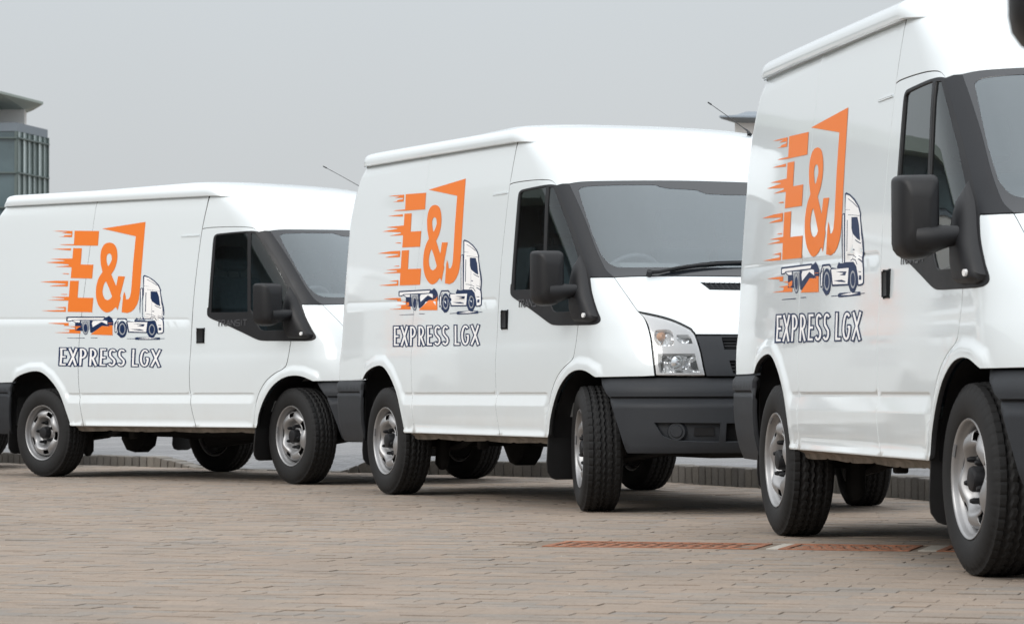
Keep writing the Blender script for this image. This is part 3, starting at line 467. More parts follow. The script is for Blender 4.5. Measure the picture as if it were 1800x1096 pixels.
[(1,[(1.097,1.050),(1.081,1.061),(1.024,1.052),(1.041,1.040)]),(1,[(1.075,1.064),(1.065,1.068),(1.020,1.052),(1.030,1.049)]),(1,[(1.054,1.071),(1.043,1.073),(1.021,1.051),(1.032,1.049)]),(1,[(1.026,1.075),(1.016,1.074),(1.027,1.050),(1.038,1.050)]),(1,[(1.001,1.072),(0.991,1.070),(1.031,1.049),(1.041,1.052)]),(1,[(0.984,1.067),(0.976,1.062),(1.030,1.047),(1.038,1.052)]),(1,[(0.972,1.060),(0.967,1.054),(1.028,1.044),(1.034,1.050)]),(1,[(0.965,1.051),(0.962,1.044),(1.026,1.038),(1.029,1.046)]),(1,[(0.962,1.041),(0.969,1.018),(1.033,1.020),(1.026,1.042)]),(1,[(0.977,1.012),(1.005,0.999),(1.054,1.013),(1.026,1.026)]),(1,[(1.005,0.998),(1.038,0.983),(1.086,0.998),(1.053,1.013)]),(1,[(1.031,0.990),(1.038,0.975),(1.101,0.978),(1.094,0.992)]),(1,[(1.037,0.977),(1.038,0.974),(1.102,0.974),(1.101,0.976)]),(1,[(1.038,0.977),(1.035,0.970),(1.098,0.964),(1.101,0.971)]),(1,[(1.036,0.972),(1.030,0.966),(1.089,0.955),(1.096,0.961)]),(1,[(1.034,0.969),(1.025,0.964),(1.076,0.948),(1.085,0.953)]),(1,[(1.034,0.967),(1.022,0.965),(1.056,0.943),(1.067,0.945)]),(1,[(1.037,0.966),(1.025,0.966),(1.030,0.942),(1.042,0.942)]),(1,[(1.041,0.965),(1.029,0.967),(1.003,0.945),(1.014,0.943)]),(1,[(1.040,0.964),(1.029,0.968),(0.982,0.953),(0.993,0.948)]),(1,[(1.035,0.965),(1.019,0.977),(0.962,0.968),(0.977,0.956)]),(1,[(1.085,1.056),(1.076,1.047),(1.054,1.044),(1.031,1.048),(1.020,1.057),(1.029,1.066),(1.052,1.069),(1.075,1.065)]),(1,[(1.075,1.060),(1.066,1.051),(1.044,1.048),(1.021,1.052),(1.011,1.061),(1.019,1.070),(1.042,1.073),(1.065,1.069)]),(1,[(1.064,1.062),(1.056,1.053),(1.033,1.050),(1.010,1.054),(1.000,1.063),(1.008,1.071),(1.031,1.075),(1.054,1.071)]),(1,[(1.053,1.061),(1.045,1.053),(1.022,1.050),(0.999,1.054),(0.989,1.063),(0.998,1.071),(1.020,1.074),(1.043,1.070)]),(1,[(1.043,1.059),(1.035,1.050),(1.012,1.047),(0.989,1.051),(0.979,1.060),(0.988,1.069),(1.010,1.072),(1.033,1.067)]),(1,[(1.035,1.054),(1.026,1.046),(1.004,1.043),(0.981,1.047),(0.971,1.056),(0.979,1.064),(1.002,1.067),(1.025,1.063)]),(1,[(1.029,1.048),(1.021,1.040),(0.998,1.036),(0.975,1.040),(0.965,1.049),(0.974,1.058),(0.996,1.061),(1.019,1.057)]),(1,[(1.026,1.041),(1.018,1.032),(0.995,1.029),(0.972,1.033),(0.962,1.042),(0.971,1.050),(0.993,1.054),(1.016,1.050)]),(1,[(1.034,1.018),(1.025,1.010),(1.002,1.007),(0.979,1.011),(0.969,1.020),(0.978,1.028),(1.000,1.031),(1.024,1.027)]),(1,[(1.062,1.005),(1.053,0.997),(1.030,0.994),(1.007,0.998),(0.997,1.006),(1.006,1.015),(1.028,1.018),(1.052,1.014)]),(1,[(1.094,0.990),(1.086,0.982),(1.063,0.979),(1.040,0.983),(1.030,0.992),(1.039,1.000),(1.062,1.003),(1.085,0.999)]),(1,[(1.101,0.976),(1.092,0.968),(1.070,0.964),(1.047,0.968),(1.037,0.977),(1.046,0.985),(1.068,0.989),(1.091,0.985)]),(1,[(1.102,0.973),(1.093,0.965),(1.070,0.962),(1.048,0.966),(1.038,0.974),(1.046,0.983),(1.069,0.986),(1.092,0.982)]),(1,[(1.098,0.966),(1.089,0.958),(1.067,0.954),(1.044,0.958),(1.034,0.967),(1.043,0.976),(1.065,0.979),(1.088,0.975)]),(1,[(1.092,0.960),(1.083,0.952),(1.060,0.948),(1.038,0.952),(1.028,0.961),(1.036,0.970),(1.059,0.973),(1.082,0.969)]),(1,[(1.083,0.956),(1.074,0.947),(1.051,0.944),(1.028,0.948),(1.018,0.957),(1.027,0.965),(1.050,0.968),(1.073,0.964)]),(1,[(1.071,0.953),(1.063,0.945),(1.040,0.942),(1.017,0.946),(1.007,0.954),(1.016,0.963),(1.039,0.966),(1.062,0.962)]),(1,[(1.060,0.953),(1.051,0.945),(1.028,0.942),(1.005,0.946),(0.995,0.954),(1.004,0.963),(1.027,0.966),(1.050,0.962)]),(1,[(1.048,0.956),(1.039,0.947),(1.017,0.944),(0.994,0.948),(0.984,0.957),(0.993,0.965),(1.015,0.968),(1.038,0.964)]),(1,[(1.038,0.960),(1.029,0.951),(1.007,0.948),(0.984,0.952),(0.974,0.961),(0.983,0.969),(1.005,0.973),(1.028,0.969)]),(2,[(1.073,1.053),(1.065,1.059),(1.041,1.054),(1.049,1.049)]),(2,[(1.062,1.060),(1.052,1.064),(1.033,1.057),(1.043,1.053)]),(2,[(1.048,1.065),(1.037,1.067),(1.027,1.058),(1.038,1.056)]),(2,[(1.030,1.067),(1.019,1.067),(1.024,1.057),(1.034,1.057)]),(2,[(1.013,1.066),(1.003,1.064),(1.020,1.055),(1.030,1.058)]),(2,[(1.000,1.062),(0.992,1.058),(1.014,1.052),(1.023,1.056)]),(2,[(0.990,1.057),(0.984,1.051),(1.010,1.046),(1.016,1.053)]),(2,[(0.984,1.050),(0.981,1.042),(1.008,1.040),(1.011,1.047)]),(2,[(0.981,1.041),(0.988,1.019),(1.015,1.019),(1.008,1.042)]),(2,[(0.991,1.016),(1.019,1.003),(1.040,1.009),(1.012,1.022)]),(2,[(1.019,1.003),(1.052,0.988),(1.072,0.994),(1.039,1.009)]),(2,[(1.049,0.990),(1.056,0.976),(1.083,0.977),(1.076,0.992)]),(2,[(1.056,0.977),(1.056,0.974),(1.083,0.974),(1.083,0.976)]),(2,[(1.056,0.975),(1.053,0.968),(1.080,0.965),(1.083,0.973)]),(2,[(1.054,0.969),(1.047,0.963),(1.072,0.958),(1.079,0.964)]),(2,[(1.049,0.964),(1.040,0.960),(1.061,0.953),(1.071,0.957)]),(2,[(1.043,0.961),(1.032,0.958),(1.047,0.949),(1.058,0.952)]),(2,[(1.038,0.959),(1.027,0.959),(1.029,0.949),(1.040,0.949)]),(2,[(1.033,0.958),(1.022,0.961),(1.010,0.952),(1.022,0.949)]),(2,[(1.026,0.959),(1.016,0.964),(0.996,0.957),(1.006,0.953)]),(2,[(1.018,0.962),(1.010,0.968),(0.986,0.964),(0.994,0.958)]),(2,[(1.066,1.056),(1.062,1.053),(1.053,1.051),(1.043,1.053),(1.039,1.057),(1.043,1.060),(1.052,1.062),(1.062,1.060)]),(2,[(1.056,1.060),(1.053,1.057),(1.043,1.055),(1.034,1.057),(1.029,1.061),(1.033,1.064),(1.042,1.066),(1.052,1.064)]),(2,[(1.046,1.062),(1.042,1.058),(1.032,1.057),(1.023,1.059),(1.018,1.063),(1.022,1.066),(1.032,1.067),(1.041,1.066)]),(2,[(1.035,1.062),(1.031,1.058),(1.022,1.057),(1.012,1.058),(1.008,1.062),(1.011,1.066),(1.021,1.067),(1.030,1.065)]),(2,[(1.025,1.059),(1.021,1.056),(1.012,1.054),(1.002,1.056),(0.998,1.060),(1.001,1.063),(1.011,1.065),(1.020,1.063)]),(2,[(1.016,1.054),(1.013,1.051),(1.003,1.050),(0.994,1.051),(0.989,1.055),(0.993,1.059),(1.002,1.060),(1.012,1.058)]),(2,[(1.011,1.048),(1.007,1.045),(0.998,1.043),(0.988,1.045),(0.984,1.049),(0.987,1.052),(0.997,1.054),(1.006,1.052)]),(2,[(1.008,1.041),(1.004,1.038),(0.995,1.036),(0.985,1.038),(0.981,1.042),(0.984,1.045),(0.994,1.046),(1.004,1.045)]),(2,[(1.015,1.019),(1.011,1.015),(1.002,1.014),(0.992,1.016),(0.988,1.019),(0.991,1.023),(1.001,1.024),(1.011,1.022)]),(2,[(1.043,1.006),(1.039,1.002),(1.030,1.001),(1.020,1.002),(1.016,1.006),(1.020,1.010),(1.029,1.011),(1.039,1.009)]),(2,[(1.076,0.991),(1.072,0.987),(1.063,0.986),(1.053,0.988),(1.049,0.991),(1.053,0.995),(1.062,0.996),(1.072,0.994)]),(2,[(1.083,0.976),(1.079,0.973),(1.069,0.971),(1.060,0.973),(1.056,0.977),(1.059,0.980),(1.069,0.982),(1.079,0.980)]),(2,[(1.083,0.974),(1.079,0.970),(1.070,0.969),(1.060,0.970),(1.056,0.974),(1.060,0.978),(1.069,0.979),(1.079,0.977)]),(2,[(1.080,0.966),(1.076,0.963),(1.067,0.961),(1.057,0.963),(1.053,0.967),(1.056,0.970),(1.066,0.972),(1.076,0.970)]),(2,[(1.073,0.960),(1.069,0.957),(1.060,0.955),(1.050,0.957),(1.046,0.961),(1.050,0.964),(1.059,0.966),(1.069,0.964)]),(2,[(1.064,0.956),(1.060,0.952),(1.051,0.951),(1.041,0.953),(1.037,0.956),(1.041,0.960),(1.050,0.961),(1.060,0.960)]),(2,[(1.053,0.954),(1.049,0.950),(1.040,0.949),(1.030,0.950),(1.026,0.954),(1.030,0.958),(1.039,0.959),(1.049,0.957)]),(2,[(1.041,0.954),(1.037,0.950),(1.028,0.949),(1.018,0.950),(1.014,0.954),(1.018,0.958),(1.027,0.959),(1.037,0.957)]),(2,[(1.030,0.956),(1.026,0.952),(1.016,0.951),(1.007,0.953),(1.002,0.956),(1.006,0.960),(1.016,0.961),(1.025,0.960)]),(2,[(1.020,0.960),(1.016,0.957),(1.006,0.955),(0.997,0.957),(0.992,0.961),(0.996,0.964),(1.006,0.966),(1.015,0.964)])],
[(1,[(1.157,1.073),(1.166,0.947),(1.229,0.946),(1.220,1.071)]),(1,[(1.168,0.941),(1.281,0.940),(1.279,0.964),(1.166,0.965)]),(2,[(1.176,1.066),(1.184,0.953),(1.210,0.953),(1.202,1.065)]),(2,[(1.184,0.948),(1.264,0.947),(1.263,0.957),(1.183,0.958)])],
[(1,[(1.415,1.045),(1.394,1.059),(1.342,1.048),(1.363,1.034)]),(1,[(1.386,1.062),(1.372,1.067),(1.336,1.048),(1.350,1.044)]),(1,[(1.351,1.070),(1.337,1.070),(1.342,1.046),(1.356,1.046)]),(1,[(1.319,1.067),(1.305,1.063),(1.347,1.044),(1.360,1.048)]),(1,[(1.298,1.060),(1.287,1.052),(1.343,1.039),(1.354,1.047)]),(1,[(1.285,1.049),(1.276,1.038),(1.336,1.030),(1.345,1.041)]),(1,[(1.275,1.036),(1.270,1.022),(1.332,1.017),(1.337,1.031)]),(1,[(1.270,1.021),(1.269,1.006),(1.331,1.003),(1.333,1.019)]),(1,[(1.269,1.005),(1.272,0.989),(1.334,0.989),(1.331,1.005)]),(1,[(1.273,0.988),(1.280,0.974),(1.341,0.977),(1.334,0.991)]),(1,[(1.281,0.972),(1.291,0.961),(1.350,0.967),(1.340,0.978)]),(1,[(1.293,0.958),(1.306,0.950),(1.360,0.960),(1.347,0.969)]),(1,[(1.313,0.946),(1.327,0.942),(1.366,0.959),(1.352,0.964)]),(1,[(1.347,0.939),(1.361,0.938),(1.361,0.962),(1.347,0.962)]),(1,[(1.381,0.940),(1.394,0.944),(1.355,0.964),(1.341,0.960)]),(1,[(1.402,0.948),(1.413,0.956),(1.359,0.969),(1.347,0.961)]),(1,[(1.417,0.959),(1.425,0.979),(1.364,0.985),(1.356,0.965)]),(1,[(1.426,0.981),(1.424,1.000),(1.363,1.001),(1.364,0.983)]),(1,[(1.393,1.013),(1.350,1.013),(1.353,0.989),(1.395,0.989)]),(1,[(1.399,1.053),(1.391,1.044),(1.369,1.041),(1.347,1.045),(1.337,1.054),(1.345,1.062),(1.367,1.065),(1.389,1.061)]),(1,[(1.385,1.057),(1.376,1.049),(1.355,1.046),(1.333,1.050),(1.323,1.058),(1.331,1.067),(1.353,1.070),(1.375,1.066)]),(1,[(1.371,1.057),(1.362,1.049),(1.341,1.046),(1.318,1.050),(1.308,1.058),(1.317,1.067),(1.339,1.070),(1.361,1.066)]),(1,[(1.357,1.053),(1.349,1.044),(1.327,1.042),(1.305,1.045),(1.295,1.054),(1.303,1.062),(1.325,1.065),(1.347,1.062)]),(1,[(1.346,1.045),(1.337,1.036),(1.316,1.033),(1.293,1.037),(1.284,1.046),(1.292,1.054),(1.314,1.057),(1.336,1.053)]),(1,[(1.337,1.033),(1.329,1.025),(1.307,1.022),(1.285,1.026),(1.275,1.034),(1.284,1.043),(1.305,1.046),(1.328,1.042)]),(1,[(1.333,1.019),(1.324,1.011),(1.302,1.008),(1.280,1.012),(1.270,1.020),(1.279,1.029),(1.300,1.032),(1.323,1.028)]),(1,[(1.331,1.004),(1.323,0.996),(1.301,0.993),(1.279,0.997),(1.269,1.005),(1.278,1.014),(1.300,1.017),(1.322,1.013)]),(1,[(1.335,0.989),(1.326,0.981),(1.304,0.977),(1.282,0.981),(1.272,0.990),(1.281,0.998),(1.303,1.001),(1.325,0.998)]),(1,[(1.341,0.975),(1.333,0.967),(1.311,0.963),(1.289,0.967),(1.279,0.976),(1.288,0.984),(1.309,0.987),(1.332,0.983)]),(1,[(1.351,0.963),(1.343,0.955),(1.321,0.952),(1.299,0.955),(1.289,0.964),(1.298,0.972),(1.319,0.976),(1.342,0.972)]),(1,[(1.364,0.955),(1.355,0.946),(1.333,0.943),(1.311,0.947),(1.302,0.956),(1.310,0.964),(1.332,0.967),(1.354,0.963)]),(1,[(1.378,0.950),(1.369,0.942),(1.347,0.939),(1.325,0.942),(1.316,0.951),(1.324,0.959),(1.346,0.962),(1.368,0.959)]),(1,[(1.392,0.950),(1.383,0.941),(1.362,0.938),(1.340,0.942),(1.330,0.951),(1.339,0.959),(1.360,0.962),(1.382,0.958)]),(1,[(1.405,0.954),(1.397,0.945),(1.375,0.942),(1.353,0.946),(1.344,0.955),(1.352,0.963),(1.374,0.966),(1.396,0.962)]),(1,[(1.417,0.962),(1.409,0.953),(1.387,0.950),(1.365,0.954),(1.355,0.963),(1.364,0.971),(1.385,0.974),(1.407,0.970)]),(1,[(1.426,0.981),(1.417,0.973),(1.395,0.970),(1.373,0.974),(1.364,0.983),(1.372,0.991),(1.394,0.994),(1.416,0.990)]),(1,[(1.424,1.000),(1.416,0.992),(1.394,0.989),(1.372,0.993),(1.363,1.001),(1.371,1.010),(1.393,1.013),(1.415,1.009)]),(2,[(1.392,1.047),(1.379,1.056),(1.357,1.051),(1.370,1.043)]),(2,[(1.375,1.057),(1.361,1.062),(1.346,1.054),(1.360,1.049)]),(2,[(1.353,1.063),(1.339,1.063),(1.341,1.053),(1.355,1.053)]),(2,[(1.331,1.062),(1.317,1.058),(1.335,1.049),(1.348,1.054)]),(2,[(1.315,1.056),(1.303,1.048),(1.327,1.043),(1.338,1.051)]),(2,[(1.302,1.047),(1.294,1.036),(1.319,1.032),(1.327,1.044)]),(2,[(1.293,1.035),(1.288,1.021),(1.314,1.019),(1.319,1.033)]),(2,[(1.288,1.020),(1.287,1.005),(1.313,1.004),(1.315,1.019)]),(2,[(1.287,1.005),(1.290,0.989),(1.317,0.989),(1.313,1.005)]),(2,[(1.290,0.989),(1.297,0.975),(1.323,0.976),(1.316,0.990)]),(2,[(1.298,0.974),(1.308,0.962),(1.333,0.965),(1.323,0.977)]),(2,[(1.309,0.961),(1.321,0.953),(1.344,0.957),(1.331,0.966)]),(2,[(1.325,0.951),(1.339,0.947),(1.355,0.954),(1.341,0.959)]),(2,[(1.347,0.945),(1.361,0.945),(1.361,0.955),(1.347,0.956)]),(2,[(1.369,0.946),(1.383,0.950),(1.366,0.958),(1.353,0.954)]),(2,[(1.386,0.951),(1.398,0.959),(1.375,0.965),(1.363,0.957)]),(2,[(1.399,0.961),(1.408,0.981),(1.382,0.983),(1.373,0.963)]),(2,[(1.408,0.982),(1.407,1.001),(1.381,1.001),(1.382,0.982)]),(2,[(1.393,1.006),(1.367,1.006),(1.368,0.996),(1.394,0.996)]),(2,[(1.381,1.053),(1.377,1.050),(1.368,1.048),(1.359,1.050),(1.355,1.054),(1.358,1.057),(1.367,1.058),(1.377,1.057)]),(2,[(1.367,1.057),(1.363,1.054),(1.354,1.053),(1.345,1.054),(1.341,1.058),(1.344,1.061),(1.353,1.063),(1.363,1.061)]),(2,[(1.353,1.057),(1.349,1.054),(1.340,1.053),(1.331,1.054),(1.326,1.058),(1.330,1.062),(1.339,1.063),(1.349,1.061)]),(2,[(1.339,1.053),(1.336,1.050),(1.327,1.048),(1.317,1.050),(1.313,1.054),(1.317,1.057),(1.326,1.058),(1.335,1.057)]),(2,[(1.328,1.045),(1.324,1.042),(1.315,1.040),(1.306,1.042),(1.302,1.046),(1.305,1.049),(1.314,1.050),(1.324,1.049)]),(2,[(1.319,1.034),(1.316,1.030),(1.307,1.029),(1.297,1.030),(1.293,1.034),(1.297,1.038),(1.306,1.039),(1.315,1.037)]),(2,[(1.315,1.020),(1.311,1.016),(1.302,1.015),(1.292,1.016),(1.288,1.020),(1.292,1.024),(1.301,1.025),(1.310,1.023)]),(2,[(1.313,1.004),(1.310,1.001),(1.301,1.000),(1.291,1.001),(1.287,1.005),(1.291,1.008),(1.300,1.010),(1.309,1.008)]),(2,[(1.317,0.989),(1.313,0.986),(1.304,0.984),(1.294,0.986),(1.290,0.990),(1.294,0.993),(1.303,0.994),(1.312,0.993)]),(2,[(1.323,0.975),(1.320,0.972),(1.310,0.970),(1.301,0.972),(1.297,0.976),(1.301,0.979),(1.310,0.980),(1.319,0.979)]),(2,[(1.333,0.963),(1.330,0.960),(1.321,0.959),(1.311,0.960),(1.307,0.964),(1.311,0.967),(1.320,0.969),(1.329,0.967)]),(2,[(1.346,0.955),(1.342,0.951),(1.333,0.950),(1.324,0.952),(1.320,0.955),(1.323,0.959),(1.333,0.960),(1.342,0.959)]),(2,[(1.360,0.950),(1.356,0.947),(1.347,0.945),(1.338,0.947),(1.334,0.951),(1.337,0.954),(1.347,0.956),(1.356,0.954)]),(2,[(1.374,0.950),(1.371,0.946),(1.361,0.945),(1.352,0.947),(1.348,0.950),(1.352,0.954),(1.361,0.955),(1.370,0.954)]),(2,[(1.388,0.954),(1.384,0.950),(1.375,0.949),(1.366,0.951),(1.361,0.954),(1.365,0.958),(1.374,0.959),(1.384,0.958)]),(2,[(1.399,0.962),(1.396,0.958),(1.387,0.957),(1.377,0.959),(1.373,0.962),(1.377,0.966),(1.386,0.967),(1.395,0.965)]),(2,[(1.408,0.982),(1.404,0.978),(1.395,0.977),(1.386,0.979),(1.382,0.982),(1.385,0.986),(1.395,0.987),(1.404,0.985)]),(2,[(1.407,1.001),(1.403,0.997),(1.394,0.996),(1.385,0.998),(1.381,1.001),(1.384,1.005),(1.393,1.006),(1.403,1.004)])],
[(1,[(1.407,1.064),(1.533,0.933),(1.589,0.940),(1.464,1.071)]),(1,[(1.524,1.070),(1.415,0.942),(1.474,0.933),(1.581,1.061)]),(2,[(1.430,1.060),(1.544,0.941),(1.567,0.944),(1.454,1.063)]),(2,[(1.536,1.062),(1.437,0.946),(1.462,0.942),(1.560,1.058)])],
],
}
# ------------------------------------------------------------------ the shape of the van body
# van space: x forward from the rear axle, y to the van's right, z up (metres). Blender local y = -y.
def table(K):
    """monotone cubic through the knots, sampled every millimetre over 0.2..2.3 m"""
    def ev(z):
        n = len(K)
        if z <= K[0][0]: return K[0][1]
        if z >= K[-1][0]: return K[-1][1]
        i = next(i for i in range(n - 1) if z <= K[i + 1][0])
        (x0, y0), (x1, y1) = K[i], K[i + 1]
        h = x1 - x0
        d = (y1 - y0) / h
        dm = (K[i][1] - K[i - 1][1]) / (K[i][0] - K[i - 1][0]) if i > 0 else d
        dp = (K[i + 2][1] - K[i + 1][1]) / (K[i + 2][0] - K[i + 1][0]) if i + 2 < n else d
        m0 = 0 if dm * d <= 0 else 2 * dm * d / (dm + d)
        m1 = 0 if dp * d <= 0 else 2 * dp * d / (dp + d)
        t = (z - x0) / h
        return y0 * (1 + 2 * t) * (1 - t) ** 2 + h * m0 * t * (1 - t) ** 2 + y1 * t * t * (3 - 2 * t) + h * m1 * t * t * (t - 1)
    T = [ev(0.2 + 0.001 * k) for k in range(2102)]
    def f(z):
        q = min(max((z - 0.2) * 1000, 0), 2100)
        k = int(q)
        return T[k] + (T[k + 1] - T[k]) * (q - k)
    return f

XF = table([(.3, 3.82), (.45, 3.86), (.74, 3.845), (.90, 3.78), (.96, 3.74), (1.1, 3.585), (1.2, 3.45), (1.295, 3.31), (1.45, 3.17), (1.88, 2.78), (1.96, 2.70), (2.05, 2.56), (2.15, 2.36), (2.21, 2.16), (2.25, 1.9)])
X0 = table([(.3, 3.12), (.74, 3.12), (.95, 3.05), (1.1, 2.95), (1.295, 2.72), (1.5, 2.56), (1.84, 2.28), (2.1, 2.0), (2.25, 1.5)])
NN = table([(.3, 2.1), (.74, 2.1), (.95, 2.2), (1.1, 2.5), (1.295, 3.0), (1.9, 3.0), (2.05, 2.8), (2.25, 2.5)])
BB = table([(.3, .985), (.84, .985), (.88, .9845), (.965, .978), (1.0, .977), (1.3, .964), (1.82, .925), (2.05, .902), (2.12, .892), (2.17, .872), (2.21, .835), (2.25, .74)])
XC = table([(.3, -.84), (.77, -.84), (1.0, -.80), (1.39, -.78), (1.77, -.765), (2.0, -.69), (2.17, -.57), (2.25, -.45)])
AR = 0.15

def S(x, z):
    b = BB(z)
    if x > 1.2: b -= .010 * ((x - 1.2) / 1.6) ** 2
    if x < .3: b -= .016 * ((.3 - x) / 1.2) ** 2
    return b

def surf(u, z):
    """u: -1 rear centre, -1..0 rear corner, 0..1 side, 1..2 front corner to front centre. Right half."""
    x0 = X0(z)
    xc = XC(z)
    if u < 0:
        b = S(xc, z)
        t = PI / 2 * (1 + u)
        c, s_, n = math.cos(t), math.sin(t), 4.0
        r = (abs(c) ** n + abs(s_) ** n) ** (-1 / n)
        return xc - AR * r * c, b * r * s_
    if u <= 1:
        x = xc + (x0 - xc) * u
        return x, S(x, z)
    n = NN(z)
    b = S(x0, z)
    t = PI / 2 * (2 - u)
    c, s_ = math.cos(t), math.sin(t)
    r = (abs(c) ** n + abs(s_) ** n) ** (-1 / n)
    return x0 + (XF(z) - x0) * r * c, b * r * s_

def to_uz(x, y, z):
    x0, xc = X0(z), XC(z)
    if x > x0:
        return 1 + 1 - math.atan2(max(y, 0) / S(x0, z), (x - x0) / (XF(z) - x0)) / (PI / 2), z
    if x < xc:
        return -1 + math.atan2(max(y, 0) / S(xc, z), (xc - x) / AR) / (PI / 2), z
    return (x - xc) / (x0 - xc), z

def tok(t):
    """(x, z) a point on the side; (x, y, z) on the corner or front; ('u', u, z)"""
    if t[0] == 'u':
        x, y = surf(t[1], t[2])
        return (x, y, t[2])
    if len(t) == 3: return t
    x, z = t
    x0, xc = X0(z), XC(z)
    if x > x0:
        n = NN(z)
        X = min((x - x0) / (XF(z) - x0), 0.9999)
        return (x, S(x0, z) * (1 - X ** n) ** (1 / n), z)
    if x < xc:
        X = min((xc - x) / AR, .9999)
        return (x, S(xc, z) * (1 - X ** 4) ** .25, z)
    return (x, S(x, z), z)

def W(u):           # u to metres along the surface, roughly
    return 3.4 * u if u < 0 and False else (1.05 * u if u < 0 else (3.5 * u if u <= 1 else 3.5 + 1.35 * (u - 1)))
def iW(w):
    return w / 1.05 if w < 0 else (w / 3.5 if w <= 3.5 else 1 + (w - 3.5) / 1.35)

ARCH_R = [(-.385, .70), (-.37, .745), (-.30, .79), (-.15, .825), (0.0, .826), (.13, .765), (.25, .66), (.33, .53), (.385, .43), (.40, .402)]
ARCH_F = [(2.595, .402), (2.615, .50), (2.67, .605), (2.75, .695), (2.86, .757), (2.97, .779), (3.08, .772), (3.19, .738)]

def seg_d(px, pz, line):
    best = 9
    for (ax, az), (bx, bz) in zip(line, line[1:]):
        dx, dz = bx - ax, bz - az
        t = max(0, min(1, ((px - ax) * dx + (pz - az) * dz) / (dx * dx + dz * dz)))
        d = math.hypot(px - ax - t * dx, pz - az - t * dz)
        if d < best: best = d
    return best

def sstep(a, b, x):
    t = max(0, min(1, (x - a) / (b - a)))
    return t * t * (3 - 2 * t)

def lin(x, *K):
    for (x0, y0), (x1, y1) in zip(K, K[1:]):
        if x <= x1: return y0 + (y1 - y0) * max(0, (x - x0) / (x1 - x0))
    return K[-1][1]

def body_disp(x, z):
    """pressings in the side panels: wheel-arch flares, rubbing moulding, belt groove, rolled sill"""
    d = 0.0
    m = 0.0
    if z < .68 and .20 < x < 2.6:
        m = lin(z, (.40, .010), (.50, .014), (.580, .014), (.640, -.004), (.646, -.006), (.654, -.006), (.660, 0))
        m *= sstep(.30, .36, x) * (1 - sstep(2.535, 2.56, x))
    if z < 1.0:
        near = -.5 < x < .6
        front = 2.4 < x < 3.4
        if near or front:
            dd = seg_d(x, z, ARCH_R if near else ARCH_F)
            fl = 1 - sstep(.030, .085, dd)
            m = m * (1 - fl) + .015 * fl
    d += m
    if z < .43:
        d += .008 * (1 - abs(z - .413) / .017) if z > .396 else 0
    g = 1.262 - .027 * (x + .6) / 1.0 * .75
    if abs(z - g) < .012 and x < 1.80:
        d -= .004 * (1 - abs(z - g) / .012)
    return d

def bumper_disp(x, z):
    return lin(z, (.30, -.02), (.36, 0), (.618, .0), (.622, -.010), (.632, -.010), (.636, .006), (.695, .006), (.738, -.022))

def rear_bumper_disp(x, z):
    return .012 + lin(z, (.30, -.065), (.37, -.032), (.46, -.010), (.56, 0), (.652, 0), (.656, -.008), (.664, -.008), (.668, .004), (.715, .004), (.745, -.016))

def resample(loop, closed=True, step=.03):
    P = [tok(t) for t in loop]
    out = []
    n = len(P)
    for i in range(n if closed else n - 1):
        a, b = P[i], P[(i + 1) % n]
        L = math.dist(a, b)
        k = max(1, int(L / step + .5))
        for j in range(k):
            t = j / k
            q = tuple(a[c] + (b[c] - a[c]) * t for c in range(3))
            out.append(to_uz(*q))
    if not closed: out.append(to_uz(*P[-1]))
    return [(W(u), z) for u, z in out]

def smooth_pts(P, n=5):
    """Catmull-Rom through tokens of one kind (open)"""
    P = [tok(p) for p in P]
    out = []
    N = len(P)
    for i in range(N - 1):
        a, b, c, d = (P[max(i - 1, 0)], P[i], P[i + 1], P[min(i + 2, N - 1)])
        for j in range(n):
            t = j / n
            out.append(tuple(.5 * (2 * b[k] + (c[k] - a[k]) * t + (2 * a[k] - 5 * b[k] + 4 * c[k] - d[k]) * t * t + (3 * b[k] - a[k] - 3 * c[k] + d[k]) * t ** 3) for k in range(3)))
    out.append(P[-1])
    return out

def area2(P):
    return sum(a[0] * b[1] - b[0] * a[1] for a, b in zip(P, P[1:] + P[:1]))

def inset_loop(P, g):
    """move a loop inward by g (P made counter-clockwise)"""
    if area2(P) < 0: P = P[::-1]
    n = len(P)
    out = []
    top = W(2)
    for i in range(n):
        a, b, c = P[i - 1], P[i], P[(i + 1) % n]
        def nrm(p, q):
            d = math.hypot(q[0] - p[0], q[1] - p[1]) or 1
            return (-(q[1] - p[1]) / d, (q[0] - p[0]) / d)
        n1, n2 = nrm(a, b), nrm(b, c)
        c1, c2 = abs(b[0] - top) < 1e-4 and abs(a[0] - top) < 1e-4, abs(b[0] - top) < 1e-4 and abs(c[0] - top) < 1e-4
        bot = abs(b[0] + 1.05) < 1e-4
        if c1 and not c2: nx, nz, s_ = n2[0] * 0, n2[1], 1
        elif c2 and not c1: nx, nz, s_ = n1[0] * 0, n1[1], 1
        elif c1 and c2: nx, nz, s_ = 0, 0, 1
        else:
            nx, nz = n1[0] + n2[0], n1[1] + n2[1]
            s_ = 1 / max(.45, 1 + n1[0] * n2[0] + n1[1] * n2[1])
            if bot: nx = 0
        out.append((b[0] + nx * s_ * g, b[1] + nz * s_ * g))
    return out

def inside(p, P):
    x, y = p
    r = False
    j = len(P) - 1
    for i in range(len(P)):
        (xi, yi), (xj, yj) = P[i], P[j]
        if (yi > y) != (yj > y) and x < (xj - xi) * (y - yi) / (yj - yi) + xi: r = not r
        j = i
    return r

def poly_dist(p, P):
    return seg_d(p[0], p[1], P + P[:1])

